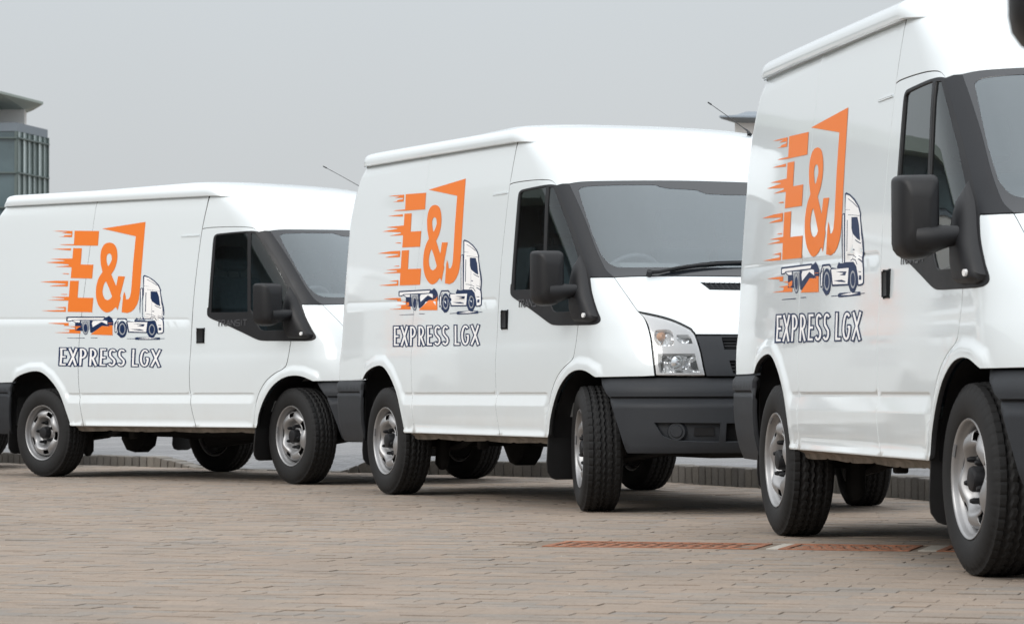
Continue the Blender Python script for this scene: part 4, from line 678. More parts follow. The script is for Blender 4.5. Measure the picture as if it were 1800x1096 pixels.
def triangulate(loop, holes, grid, lines=()):
    V, E_ = [], []
    def ring(P, closed=True):
        k = len(V)
        V.extend(Vector(p) for p in P)
        E_.extend((k + i, k + i + 1) for i in range(len(P) - 1))
        if closed: E_.append((k + len(P) - 1, k))
    ring(loop)
    for h in holes: ring(h)
    for l in lines:
        seg = []
        for p in l:
            if inside(p, loop) and poly_dist(p, loop) > .006 and not any(inside(p, h) or poly_dist(p, h) < .006 for h in holes):
                seg.append(p)
            else:
                if len(seg) > 1: ring(seg, False)
                seg = []
        if len(seg) > 1: ring(seg, False)
    w0, w1 = min(p[0] for p in loop), max(p[0] for p in loop)
    z0, z1 = min(p[1] for p in loop), max(p[1] for p in loop)
    gw = grid if isinstance(grid, tuple) else (grid, grid)
    i = 1
    while w0 + i * gw[0] < w1:
        j = 1
        while z0 + j * gw[1] < z1:
            p = (w0 + i * gw[0], z0 + j * gw[1])
            j += 1
            if not inside(p, loop) or poly_dist(p, loop) < grid0(gw) * .4: continue
            if any(inside(p, h) or poly_dist(p, h) < grid0(gw) * .4 for h in holes): continue
            if any(seg_d(p[0], p[1], l) < grid0(gw) * .3 for l in lines if len(l) > 1): continue
            V.append(Vector(p))
        i += 1
    rv, re, rf, *_ = delaunay_2d_cdt(V, E_, [], 0, 1e-6)
    out = []
    for f in rf:
        c = (sum(rv[k][0] for k in f) / len(f), sum(rv[k][1] for k in f) / len(f))
        if inside(c, loop) and not any(inside(c, h) for h in holes):
            a = sum(rv[f[k]][0] * rv[f[(k + 1) % len(f)]][1] - rv[f[(k + 1) % len(f)]][0] * rv[f[k]][1] for k in range(len(f)))
            if abs(a) < 1e-9: continue
            out.append(tuple(f) if a > 0 else tuple(f[::-1]))
    return [(v[0], v[1]) for v in rv], out

def grid0(g): return min(g)

def point(w, z, disp, off):
    """blender-local position and outward normal on the right half"""
    def P(w_, z_):
        u = iW(w_)
        x, y = surf(u, z_)
        return Vector((x, -y, z_)), (disp(x, z_) if disp else 0.0)
    e = .0015
    (a, da) = P(w, z)
    top = w > W(2) - e
    (b, db) = P(w - e if top else w + e, z)
    zz = z - e if z > 2.2495 else z + e
    (c, dc) = P(w, zz)
    bu, cu = (a - b) if top else (b - a), (a - c) if zz < z else (c - a)
    n0 = bu.cross(cu)
    n0 = n0.normalized() if n0.length > 1e-12 else Vector((0, -1, 0))
    # displaced neighbours move along the same normal: good enough for shading
    a2, b2, c2 = a + n0 * (da + off), b + n0 * (db + off), c + n0 * (dc + off)
    n = ((a2 - b2) if top else (b2 - a2)).cross((a2 - c2) if zz < z else (c2 - a2))
    n = n.normalized() if n.length > 1e-12 else n0
    return a2, n

def panel(name, loop, m, parent, holes=(), disp=None, off=0.0, gap=.0034, depth=.022, grid=.05, lines=(), full=False, side='both', raw=False, hgap=None):
    """A sheet cut out of the body surface with its edges turned in. Returns [right] or [right, left] objects (or one full-width one)."""
    L = loop if raw else resample(loop)
    L = inset_loop(L, gap)
    H = []
    for h in holes:
        q = resample(h)
        if area2(q) < 0: q = q[::-1]
        H.append(inset_loop(q, hgap if hgap is not None else 0.0))
    LN = [resample(l, False, .04) for l in lines]
    V2, F2 = triangulate(L, H, grid, LN)
    used = sorted({k for f in F2 for k in f})
    remap = {k: i for i, k in enumerate(used)}
    V2 = [V2[k] for k in used]
    F2 = [tuple(remap[k] for k in f) for f in F2]
    pos, nor = [], []
    for w, z in V2:
        p, n = point(w, z, disp, off)
        pos.append(p)
        nor.append(n)
    ecount = {}
    for f in F2:
        for a, b in zip(f, f[1:] + f[:1]):
            ecount[(a, b)] = ecount.get((a, b), 0) + 1
    verts, norms, faces = list(pos), list(nor), list(F2)
    gap_shade = [0] * len(F2)
    if depth:
        for (a, b) in list(ecount):
            if (b, a) in ecount: continue
            if V2[a][0] > W(2) - 1e-3 and V2[b][0] > W(2) - 1e-3: continue
            if V2[a][0] < -1.05 + 1e-3 and V2[b][0] < -1.05 + 1e-3: continue
            pa, pb, na, nb = pos[a], pos[b], nor[a], nor[b]
            e = (pb - pa).normalized()
            rn = e.cross((na + nb).normalized())
            k = len(verts)
            ch = .0018
            # rounded lip: surface edge, chamfer point, inner edge
            verts += [pa, pb, pa + rn * ch * .7 - na * ch, pb + rn * ch * .7 - nb * ch, pa + rn * ch * .7 - na * depth, pb + rn * ch * .7 - nb * depth]
            mid = (na + rn).normalized()
            norms += [na, nb, mid, mid, rn, rn]
            faces += [(k, k + 2, k + 3, k + 1), (k + 2, k + 4, k + 5, k + 3)]
            gap_shade += [0, 1]
    def make(vv, nn, ff, sl):
        me = bpy.data.meshes.new(name)
        me.from_pydata([tuple(v) for v in vv], [], ff)
        me.materials.append(m)
        me.materials.append(M['void'] if m is M['paint'] else m)  # turned-in edges of painted panels coloured near-black for shade in the gaps
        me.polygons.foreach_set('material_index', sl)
        me.polygons.foreach_set('use_smooth', [True] * len(me.polygons))
        me.update()
        me.normals_split_custom_set_from_vertices([tuple(n) for n in nn])
        return link(bpy.data.objects.new(name, me), parent)
    fv = [Vector((v.x, -v.y, v.z)) for v in verts]
    fn = [Vector((v.x, -v.y, v.z)) for v in norms]
    ff = [tuple(f[::-1]) for f in faces]
    if full:
        k = len(verts)
        return [make(verts + fv, norms + fn, faces + [tuple(i + k for i in f) for f in ff], gap_shade + gap_shade)]
    out = [make(verts, norms, faces, gap_shade)]
    if side == 'both': out.append(make(fv, fn, ff, gap_shade))
    return out

def mirrored(o, parent=None):
    """the same part on the van's other side"""
    me = o.data.copy()
    me.transform(Matrix.Scale(-1, 4, (0, 1, 0)))
    me.flip_normals()
    c = link(bpy.data.objects.new(o.name.split('.')[0], me), parent if parent is not None else o.parent)
    return c
# ------------------------------------------------------------------ wheel
def make_wheel(parent, loc, left):
    """hub in the van's frame; outer face looks to -y (right side) unless left"""
    s = 1 if left else -1
    mb = MB()
    mb.tube([(0, s * -.075, 0), (0, s * .008, 0)], .1885, 40)  # dark disc added behind the rim slots so the openings look shaded
    mb.tube([(0, s * -.06, 0), (0, s * .026, 0)], .095, 24)
    mb.tube([(0, s * -.16, 0), (0, s * -.05, 0)], [.05, .07], 12)
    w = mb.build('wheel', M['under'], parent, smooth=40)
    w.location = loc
    # tyre
    prof = [(-.085, .213), (-.094, .218), (-.103, .236), (-.1085, .262), (-.109, .285), (-.105, .305), (-.0985, .3205), (-.0945, .3245), (-.090, .3300)]
    tread = [-.086, -.080, -.072, -.064, -.0565, -.0555, -.0495, -.0485, -.040, -.032, -.024, -.0175, -.0165, -.0105, -.0095, 0]
    gro = [(-.0525, .0045), (-.0135, .0045), (.0135, .0045), (.0525, .0045)]
    ys = [(y, None, r) for y, r in prof] + [(y, 'T', 0) for y in tread] + [(-y, 'T', 0) for y in tread[:-1][::-1]] + [(-y, None, r) for y, r in prof[::-1]]
    N = 288
    V, F = [], []
    K = len(ys)
    for i in range(N):
        a = 2 * PI * i / N
        ph = i % 6
        for (y, k, r) in ys:
            if k == 'T':
                yy = y + .0028 * (1 if (i // 3) % 2 else -1) * (1 if abs(y) < .06 else 0)
                r = .349 - .008 * (abs(y) / .09) ** 2.5
                if any(abs(y - g) < hw for g, hw in gro): r -= .0085
                elif abs(y) > .058 and ph == 0: r -= .0045
                elif .012 < abs(y) < .052 and (i + (2 if y > 0 else 0)) % 6 == 0: r -= .004
            else:
                yy = y
                if r > .318 and ph == 0: r -= .0022; yy = y * .990
                if abs(r - .262) < .001: r += .0
            # flattened contact patch
            z = -math.cos(a) * r
            if z < -.3475: z = -.3475 + (z + .3475) * .1
            V.append((math.sin(a) * r, yy, z))
    for i in range(N):
        j = (i + 1) % N
        for k in range(K - 1):
            F.append((i * K + k, j * K + k, j * K + k + 1, i * K + k + 1))
    ty = mesh_obj('tyre', V, F, M['rubber'], w, True)
    bm = bmesh.new(); bm.from_mesh(ty.data); bmesh.ops.recalc_face_normals(bm, faces=bm.faces[:]); bm.to_mesh(ty.data); bm.free()
    ty.data.set_sharp_from_angle(angle=R(35))
    # rim: (radius, height outward, bulge amount)
    rp = [(.2165, .088, 0), (.2170, .093, 0), (.2150, .097, 0), (.2115, .096, 0), (.2085, .090, 0), (.2060, .078, 0), (.2030, .070, 0), (.1985, .064, 0), (.1955, .056, 0), (.1930, .040, 0), (.1900, .022, 0), (.1830, .022, 0),
          (.1800, .040, 0), (.1765, .062, .2), (.1690, .073, .5), (.1600, .078, .8), (.1500, .0805, 1), (.1380, .0825, 1), (.1310, .0825, .9), (.1240, .078, .7), (.1170, .067, .4), (.1100, .054, .1), (.1020, .038, 0), (.0900, .032, 0), (.0700, .032, 0), (.0560, .034, 0), (.0500, .040, 0), (.0440, .038, 0)]
    N = 120
    V, F = [], []
    K = len(rp)
    for i in range(N):
        a = 2 * PI * i / N
        c5 = math.cos(5 * a)        # slots at c5 = 1
        for r, y, b in rp:
            yy = y - b * .010 * c5
            V.append((math.sin(a) * r, s * yy, -math.cos(a) * r))
    for i in range(N):
        j = (i + 1) % N
        da = ((i + .5) * 3 + 36) % 72 - 36
        for k in range(K - 1):
            rm = (rp[k][0] + rp[k + 1][0]) / 2
            if abs(da) < 10.9 and .137 < rm < .1690: continue
            F.append((i * K + k, i * K + k + 1, j * K + k + 1, j * K + k))
    # inner barrel
    k0 = len(V)
    bp_ = [(.2165, .088), (.205, .06), (.196, .02), (.192, -.06), (.207, -.085), (.2165, -.09)]
    for i in range(N):
        a = 2 * PI * i / N
        for r, y in bp_: V.append((math.sin(a) * (r + .001), s * y, -math.cos(a) * (r + .001)))
    for i in range(N):
        j = (i + 1) % N
        for k in range(5): F.append((k0 + i * 6 + k, k0 + i * 6 + k + 1, k0 + j * 6 + k + 1, k0 + j * 6 + k))
    rim = mesh_obj('rim', V, F, M['steel'], w, True)
    sol = rim.modifiers.new('thickness', 'SOLIDIFY')
    sol.thickness = .0035
    sol.offset = 0
    rim.data.set_sharp_from_angle(angle=R(50))
    # hub cap, nuts, valve, balance weight
    mb = MB()
    rings = []
    for r, y in ((.048, .018), (.047, .080), (.043, .090), (.030, .094)):
        rings.append([(r * math.cos(2 * PI * k / 20), s * y, r * math.sin(2 * PI * k / 20)) for k in range(20)])
    mb.loft(rings)
    mb.build('hub_cap', M['black'], w, smooth=35)
    for k in range(5):
        a = 2 * PI * (k + .5) / 5
        mb = MB()
        rings = []
        for r, y in ((.0165, 0), (.0160, .020), (.0115, .026), (.0110, .046), (.0070, .058)):
            rings.append([(r * math.cos(2 * PI * q / 8), s * y, r * math.sin(2 * PI * q / 8)) for q in range(8)])
        mb.loft(rings)
        nut = mb.build('wheel_nut', M['black'], w, smooth=30)
        nut.location = (math.sin(a) * .0795, s * .032, -math.cos(a) * .0795)
    mb = MB()
    mb.tube([(0.13, s * .05, .13), (.125, s * .083, .125)], [.005, .004], 8)
    mb.build('valve', M['black'], w, smooth=30)
    mb = MB()
    for q in range(4):
        a0, a1 = R(205 + q * 3.5), R(208.5 + q * 3.5)
        mb.loft([[(math.sin(a) * rr, s * yy, -math.cos(a) * rr) for rr, yy in ((.2035, .092), (.2125, .0985), (.2145, .0975), (.2050, .088))] for a in (a0, a1)])
    mb.build('balance_weight', M['badge'], w, smooth=30)
    return w

# ------------------------------------------------------------------ outlines on the body (van space, metres)
SEAM1 = [(.585, 2.17), (.578, 2.10), (.565, 1.945), (.515, 1.5), (.478, 1.14), (.470, .95), (.478, .75), (.492, .66), (.52, .54), (.56, .402)]
SEAM2 = [(1.945, 2.145), (1.925, 2.05), (1.890, 1.88), (1.862, 1.62), (1.842, 1.39), (1.834, 1.2), (1.826, .95), (1.820, .76), (1.835, .64), (1.875, .50), (1.915, .402)]
GUT = lambda x: 2.166 - .0165 * (x + .62)
SEAM1 = smooth_pts(SEAM1, 3)
SEAM2U = smooth_pts(SEAM2[:3], 3)
SEAM2 = smooth_pts(SEAM2, 3)
DOOR_TOP = smooth_pts([(1.893, 1.879), (1.93, 1.884), (2.02, 1.8855), (2.18, 1.883), (2.33, 1.877), (2.43, 1.868), (2.475, 1.853), (2.508, 1.832)], 3)
DOOR_FRONT = smooth_pts([(3.005, 1.292), (2.985, 1.20), (2.935, 1.03), (2.905, .88), (2.865, .832), (2.77, .797), (2.68, .745), (2.622, .685), (2.583, .62), (2.566, .55), (2.560, .402)], 4)
PIL_L = smooth_pts([(2.508, 1.832), (2.63, 1.71), (2.76, 1.575), (2.883, 1.436), (3.005, 1.292)], 3)
PIL_R = smooth_pts([(2.590, .856, 1.838), (2.70, .870, 1.735), (2.83, .875, 1.60), (2.955, .872, 1.455), (3.03, .862, 1.37), (3.075, .850, 1.325), (3.134, .839, 1.289)], 4)
HOOD_SIDE = smooth_pts([(3.134, .839, 1.289), (3.20, .835, 1.24), (3.264, .829, 1.191), (3.32, .82, 1.143), (3.371, .811, 1.097)], 3)
HL_OUT = smooth_pts([(3.371, .811, 1.097), (3.415, .800, 1.062), (3.447, .791, 1.019), (3.485, .793, .955), (3.51, .795, .893), (3.535, .797, .815), (3.552, .798, .745)], 3)
HL_IN = smooth_pts([(3.719, .575, .745), (3.70, .578, .80), (3.676, .580, .866), (3.65, .583, .92), (3.621, .586, .967), (3.60, .594, .99), (3.584, .603, 1.005), (3.523, .660, 1.044), (3.459, .726, 1.072), (3.371, .811, 1.097)], 3)
HEADER = smooth_pts([(2.590, .856, 1.838), (2.64, .80, 1.846), (2.698, .73, 1.848), (2.758, .581, 1.850), (2.799, .242, 1.856), (2.80, 0, 1.857)], 3)
COWL = [(3.134, .839, 1.289), (3.20, .72, 1.293), (3.25, .5, 1.295), (3.30, .25, 1.296), (3.31, 0, 1.296)]
HOOD_FRONT = [(3.74, 0, .966), (3.73, .2, .966), (3.70, .40, .966), (3.621, .586, .967)]

def arc_offset(line, d):
    out = []
    for i, (x, z) in enumerate(line):
        ax, az = line[max(i - 1, 0)]
        bx, bz = line[min(i + 1, len(line) - 1)]
        L = math.hypot(bx - ax, bz - az)
        out.append((x - (bz - az) / L * d, z + (bx - ax) / L * d))
    return out

LOGO_MATS = ['p_orange', 'p_navy', 'p_white', 'p_grey']

def logo_part(name, key, parent, A, data=None):
    """flat vinyl print that follows the panel; overlapping shapes become one sheet, later ones on top"""
    polys = [(c, [A(x, z) for x, z in P]) for c, P in (data if data is not None else LOGO[key])]
    V, E_ = [], []
    for c, P in polys:
        k = len(V)
        V += [Vector((W(to_uz(x, S(x, z), z)[0]), z)) for x, z in P]
        E_ += [(k + i, k + (i + 1) % len(P)) for i in range(len(P))]
    x0, x1, z0, z1 = min(v.x for v in V), max(v.x for v in V), min(v.y for v in V), max(v.y for v in V)
    polys2 = []
    k = 0
    for c, P in polys:
        polys2.append((c, [(V[k + i].x, V[k + i].y) for i in range(len(P))]))
        k += len(P)
    boxes = [(min(p[0] for p in P), max(p[0] for p in P), min(p[1] for p in P), max(p[1] for p in P)) for c, P in polys2]
    gx = x0
    while gx < x1:
        gz = z0
        while gz < z1:
            V.append(Vector((gx, gz)))
            gz += .06
        gx += .08
    rv, re, rf, *_ = delaunay_2d_cdt(V, E_, [], 0, 1e-6)
    faces, mi = [], []
    for f in rf:
        if len(f) != 3: continue
        cx = sum(rv[i][0] for i in f) / 3
        cz = sum(rv[i][1] for i in f) / 3
        a = (rv[f[1]][0] - rv[f[0]][0]) * (rv[f[2]][1] - rv[f[0]][1]) - (rv[f[2]][0] - rv[f[0]][0]) * (rv[f[1]][1] - rv[f[0]][1])
        if abs(a) < 1e-10: continue
        col = None
        for (c, P), b in zip(polys2, boxes):
            if b[0] <= cx <= b[1] and b[2] <= cz <= b[3] and inside((cx, cz), P):
                col = None if c < 0 else c
        if col is None: continue
        faces.append(tuple(f) if a > 0 else tuple(f[::-1]))
        mi.append(col)
    used = sorted({i for f in faces for i in f})
    rm = {k: i for i, k in enumerate(used)}
    pos, nor = [], []
    for k in used:
        p, n = point(rv[k][0], rv[k][1], body_disp, .0016)
        pos.append(p)
        nor.append(n)
    o = mesh_obj(name, pos, [tuple(rm[i] for i in f) for f in faces], [M[k] for k in LOGO_MATS], parent, True, mi)
    o.data.normals_split_custom_set_from_vertices([tuple(n) for n in nor])
    return o

def affine(dst):
    """maps the middle van's logo anchors to another van's"""
    src = ((1.202, 1.959), (.152, .952), (1.570, .9275))
    m = Matrix(((src[0][0], src[0][1], 1), (src[1][0], src[1][1], 1), (src[2][0], src[2][1], 1))).inverted()
    a = m @ Vector([d[0] for d in dst])
    b = m @ Vector([d[1] for d in dst])
    return lambda x, z: (a.x * x + a.y * z + a.z, b.x * x + b.y * z + b.z)

def add_logo(van, dst):
    A = affine(dst)
    logo_part('company_lettering', 'EJ', van, A)
    logo_part('lorry_emblem', 'TR', van, A)
    for part in LOGO['TX']:
        logo_part('letter', None, van, A, part)

# ------------------------------------------------------------------ the van
def make_van():
    van = empty('delivery_van')
    P = M['paint']
    rows = lambda x0, x1, zs: [[(x0, z), (x1, z)] for z in zs]
    mould = [.662, .655, .6465, .638, .585, .575]
    shoulder = [.985, .965, .93, .88]
    belt = [[(x, 1.262 - .027 * (x + .6) * .75 + d) for x in [-.75 + .08 * k for k in range(33)]] for d in (-.012, 0, .012)]
    flare_r = [arc_offset(ARCH_R[2:], d) for d in (.018, .034, .048, .060, .072, .086)]
    flare_f = [arc_offset(ARCH_F, d) for d in (.018, .034, .048, .060, .072, .086)]
    sill = [.428, .413]

    # --- rear quarter
    rear_up = [('u', -.36, .742 + (2.14 - .742) * k / 12) for k in range(13)]
    loop = rear_up + [(-.70, 2.168), (-.3, GUT(-.3) + .012), (.2, GUT(.2) + .012)] + SEAM1[0:1] + SEAM1[1:] + [(.48, .402)] + smooth_pts(ARCH_R[1:], 3)[::-1] + [(-.60, .742)]
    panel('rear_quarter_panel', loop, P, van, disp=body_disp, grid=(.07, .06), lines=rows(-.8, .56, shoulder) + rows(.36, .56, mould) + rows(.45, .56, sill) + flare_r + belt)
    # --- load panel
    loop = SEAM1[::-1] + [(1.0, GUT(1.0) + .012), (1.5, GUT(1.5) + .012)] + SEAM2 + [(1.5, .402), (1.0, .402)]
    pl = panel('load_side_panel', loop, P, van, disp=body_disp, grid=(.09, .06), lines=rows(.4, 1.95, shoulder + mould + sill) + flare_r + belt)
    for o in pl:
        sgn = -1 if o is pl[0] else 1
        mb = MB()
        mb.box(1.655, 1.868, sgn * .9195, sgn * .9262, 1.829, 1.836, .002)
        mb.build('rail_cover', P, o, smooth=30)

    # --- front door
    win_out = smooth_pts([(2.028, 1.77), (2.034, 1.812), (2.055, 1.830), (2.10, 1.836), (2.28, 1.8405), (2.44, 1.8415), (2.500, 1.835)], 3) \
        + smooth_pts([(2.511, 1.829), (2.629, 1.709), (2.759, 1.574), (2.882, 1.435), (2.998, 1.298)], 3) \
        + smooth_pts([(3.006, 1.286), (3.065, 1.20), (3.135, 1.11), (3.176, 1.062), (3.172, 1.042), (3.14, 1.031), (3.08, 1.028)], 3) \
        + smooth_pts([(2.95, 1.030), (2.80, 1.033), (2.64, 1.037), (2.56, 1.050), (2.42, 1.096), (2.22, 1.160), (2.08, 1.200), (2.022, 1.222), (2.006, 1.245), (2.006, 1.285)], 3) + [(2.016, 1.29), (2.020, 1.40)]
    door_loop = SEAM2[6:] + [(2.2, .402)] + DOOR_FRONT[::-1] + PIL_L[::-1][1:-1] + DOOR_TOP[::-1][:-1]
    cut = smooth_pts([(2.036, 1.79), (2.047, 1.826), (2.085, 1.834), (2.42, 1.838), (2.492, 1.831)], 2) + [(2.622, 1.703), (2.870, 1.425), (2.955, 1.325), (2.935, 1.12), (2.90, 1.06), (2.63, 1.055), (2.43, 1.115), (2.03, 1.24)]
    doors = panel('front_door', door_loop, P, van, holes=[cut], disp=body_disp, grid=(.07, .06), lines=rows(1.8, 3.0, shoulder) + rows(1.8, 2.56, mould + sill) + flare_f)
    g_main = smooth_pts([(2.050, 1.60), (2.050, 1.79), (2.062, 1.816), (2.095, 1.825), (2.25, 1.830), (2.412, 1.832)], 3) + [(2.433, 1.60), (2.461, 1.246), (2.25, 1.248), (2.046, 1.251), (2.044, 1.40)]
    g_qtr = [(2.440, 1.828), (2.488, 1.824), (2.608, 1.700), (2.748, 1.550), (2.856, 1.420), (2.900, 1.34), (2.893, 1.20), (2.878, 1.13), (2.855, 1.108), (2.78, 1.106), (2.64, 1.108), (2.602, 1.118), (2.565, 1.155), (2.52, 1.225), (2.488, 1.265), (2.466, 1.55)]
    frames = panel('window_frame', win_out, M['black'], None, holes=[g_main, g_qtr], off=.0035, grid=(.06, .06), gap=0, depth=.012)
    def kids(objs, par):
        for o, p in zip(objs, par):
            o.parent = p
        return objs
    kids(frames, doors)
    kids(panel('window_glass', g_main, M['sideglass'], None, off=-.004, grid=(.1, .1), gap=-.004, depth=0), doors)
    kids(panel('quarter_glass', g_qtr, M['sideglass'], None, off=-.004, grid=(.1, .1), gap=-.004, depth=0), doors)
    for sgn, d in ((-1, doors[0]), (1, doors[1])):
        mb = MB()
        y = S(1.94, 1.09)
        mb.box(1.896, 1.984, sgn * (y - .012), sgn * (y + .004), 1.028, 1.138, .003)
        mb.box(1.905, 1.976, sgn * (y + .002), sgn * (y + .011), 1.036, 1.130, .004)
        mb.build('door_handle', M['black'], d, smooth=35)
    # raised lettering in the black panel below the window, right door
    strokes = {'T': [((0, 1), (1, 1)), ((.5, 1), (.5, 0))], 'R': [((0, 0), (0, 1)), ((0, 1), (.8, 1)), ((.8, 1), (.9, .6)), ((.9, .55), (0, .5)), ((.4, .5), (1, 0))],
               'A': [((0, 0), (.5, 1)), ((.5, 1), (1, 0)), ((.2, .32), (.8, .32))], 'N': [((0, 0), (0, 1)), ((0, 1), (1, 0)), ((1, 0), (1, 1))],
               'S': [((1, 1), (0, .95)), ((0, .95), (0, .55)), ((0, .52), (1, .46)), ((1, .45), (1, .05)), ((1, .02), (0, 0))], 'I': [((.5, 0), (.5, 1))]}
    mb = MB()
    x = 2.125
    for ch in 'TRANSIT':
        wd = .016 if ch == 'I' else .042
        for (a, b), (c, d) in strokes[ch]:
            p0, p1 = (x + a * wd, 1.150 + b * .042), (x + c * wd, 1.150 + d * .042)
            dx, dz = p1[0] - p0[0], p1[1] - p0[1]
            L = math.hypot(dx, dz)
            nx, nz = -dz / L * .0036, dx / L * .0036
            q = []
            for off in (.0036, .0062):
                for (px, pz) in ((p0[0] + nx, p0[1] + nz), (p1[0] + nx, p1[1] + nz), (p1[0] - nx, p1[1] - nz), (p0[0] - nx, p0[1] - nz)):
                    q.append((px, -(S(px, pz) + off), pz))
            mb.add(q, [(4, 5, 6, 7), (0, 1, 5, 4), (1, 2, 6, 5), (2, 3, 7, 6), (3, 0, 4, 7)])
        x += wd + .011
    mb.build('raised_lettering', M['emboss'], doors[0])

    # --- fender
    arch_f = smooth_pts(ARCH_F, 3)
    loop = DOOR_FRONT[::-1] + [(3.02, 1.291), (3.06, 1.2905), (3.10, 1.290)] + HOOD_SIDE + HL_OUT[1:] + [(3.50, .846, .742), (3.42, .90, .741), (3.32, .94, .740), (3.19, .739)] + arch_f[::-1][1:] + [(2.575, .402)]
    panel('front_wing', loop, P, van, disp=body_disp, grid=(.05, .05), lines=rows(2.5, 3.1, shoulder) + flare_f)
    # --- pillar
    loop = PIL_L + [(3.06, 1.289)] + PIL_R[::-1] + [(2.55, .876, 1.836)]
    panel('windscreen_pillar', loop, M['pillar'], van, off=.004, grid=(.04, .04), gap=.0015)
    # --- roof cap over the cab (full width)
    loop = SEAM2U[::-1] + [(1.90, 2.20), (1.82, 2.235)] + [('u', u, 2.2475) for u in (1.35, 1.5, 1.7, 1.9, 2.0)] + HEADER[::-1] + [(2.55, .876, 1.839)] + DOOR_TOP[::-1][:-1]
    panel('cab_roof', loop, P, van, grid=(.05, .03), full=True)

    # --- load roof: crown and rounded edges, in one sheet with the rear
    xs = [-.62 + .05 * k for k in range(50)] + [1.855, 1.88, 1.90]
    ring = []
    zt = 2.2475
    for x in xs:
        row = []
        z0 = GUT(x) - .002
        for k in range(13):
            z = z0 + (zt - z0) * (k / 12) ** .9
            b = tok((x, z))[1] + .003
            row.append((x, -b, z + .002 * k / 12))
        for k in range(1, 9):
            y = b * (1 - k / 8)
            row.append((x, -y, zt + .002 + .008 * min(1, b / .74) * (1 - (y / b) ** 2)))
        ring.append(row + [(p[0], -p[1], p[2]) for p in row[-2::-1]])
    mb = MB()
    first = ring[0]
    back = [[(p[0] - dx, p[1] * sc, p[2] - dz) for p in first] for dx, sc, dz in ((.09, .93, .09), (.06, .97, .035), (.03, .99, .010))]
    last = ring[-1]
    ring.append([(p[0] + .006, p[1] * .985, p[2] - .016) for p in last])
    mb.loft(back + ring, cap=False, closed=False)
    roof = mb.build('roof', P, van, smooth=50)
    # --- gutter rails along both edges of the roof
    for sgn in (-1, 1):
        rings = []
        n = 60
        for k in range(n + 1):
            t = k / n
            if t < .9:
                x = -.635 + (1.95 + .635) * t / .9
            else:
                x = 1.95 + (2.275 - 1.95) * (t - .9) / .1
            zb = GUT(x) if x < 1.95 else GUT(x) - .008 * ((x - 1.95) / .325) ** 2
            pr = 1 - sstep(1.95, 2.27, x) * .96
            if x < -.58: pr *= .72 + .28 * sstep(-.635, -.58, x)
            prof = [(-.02, .004), (.024, -.002), (.032, .003), (.035, .020), (.033, .042), (.024, .062), (.006, .078), (-.034, .090), (-.10, .094), (-.10, .080)]
            row = []
            b0 = tok((x, zb))[1]
            for dy, dz in prof:
                z = zb + dz * (.35 + .65 * pr)
                q = tok((x, min(z, 2.246)))
                yy = (b0 + dy) * pr + (q[1] + min(dy, 0)) * (1 - pr)
                row.append((x, sgn * yy, z - .012 * (1 - pr)))
            rings.append(row)
        mb = MB()
        mb.loft(rings, cap=True, closed=True)
        mb.build('roof_gutter', P, roof, smooth=38)

    # --- windscreen: border and clear glass
    clear = smooth_pts([(2.665, .832, 1.795), (2.668, .815, 1.812), (2.69, .77, 1.819)], 3) + smooth_pts([(2.72, .70, 1.822), (2.77, .55, 1.826), (2.80, .42, 1.828)], 2) \
        + smooth_pts([(2.80, .40, 1.824), (2.82, .35, 1.809), (2.83, .20, 1.804), (2.84, .165, 1.798), (2.86, .125, 1.780)], 2) + [(2.87, 0, 1.778), (3.27, 0, 1.345), (3.255, .3, 1.344), (3.20, .6, 1.342)] \
        + smooth_pts([(3.16, .74, 1.341), (3.11, .808, 1.345), (3.06, .836, 1.368), (3.0, .850, 1.415)], 3) + [(2.88, .860, 1.55), (2.76, .852, 1.69)]
    full_loop = HEADER + [t for t in COWL[::-1]] + PIL_R[::-1][1:-1]
    # border: from the full loop, minus the clear part (both halves joined down the middle)
    ws = panel('windscreen', full_loop, M['frit'], van, holes=[clear], off=.002, grid=(.05, .05), gap=.002, full=True, depth=.012)[0]
    panel('windscreen_glass', clear, M['screen'], ws, off=-.0005, grid=(.08, .06), gap=-.003, full=True, depth=0)
    # --- bonnet
    loop = HOOD_SIDE[::-1] + [t for t in COWL[1:]] + HOOD_FRONT + HL_IN[13:-1]
    vent = [(3.355, 0, 1.258), (3.345, .36, 1.258), (3.335, .415, 1.262), (3.409, .39, 1.2155), (3.42, .2, 1.214), (3.43, 0, 1.214)]
    bonnet = panel('bonnet', loop, P, van, holes=[vent], grid=(.05, .03), full=True)[0]
    panel('vent_panel', vent, M['black'], bonnet, off=-.010, grid=(.06, .03), gap=-.004, full=True, depth=0)
    mb = MB()
    for k in range(4):
        z = 1.222 + .0105 * k
        yl = .392 + .020 * k / 4
        pts = []
        for j in range(13):
            y = -yl + 2 * yl * j / 12
            x, yy = surf(to_uz(3.40, abs(y), z)[0], z)
            uu = to_uz(X0(z) + (XF(z) - X0(z)) * max(0.0, 1 - (abs(y) / S(X0(z), z)) ** NN(z)) ** (1 / NN(z)), abs(y), z)[0]
            x, _ = surf(uu, z)
            pts.append((x + .0005, y, z + .0005))
        mb.tube(pts, .0030, 5)
    for j in range(27):
        y = -.39 + .03 * j
        q = []
        for z in (1.217, 1.238, 1.258):
            x = X0(z) + (XF(z) - X0(z)) * max(0.0, 1 - (abs(y) / S(X0(z), z)) ** NN(z)) ** (1 / NN(z))
            q.append((x, y, z))
        mb.tube(q, .0028, 5)
    mb.build('vent_grille', M['plastic'], bonnet, smooth=40)

    # --- front bumper with lamp recesses and centre intake
    arch_bump = smooth_pts([(3.19, .739), (3.245, .69), (3.292, .625), (3.335, .53), (3.375, .43), (3.405, .327)], 3)
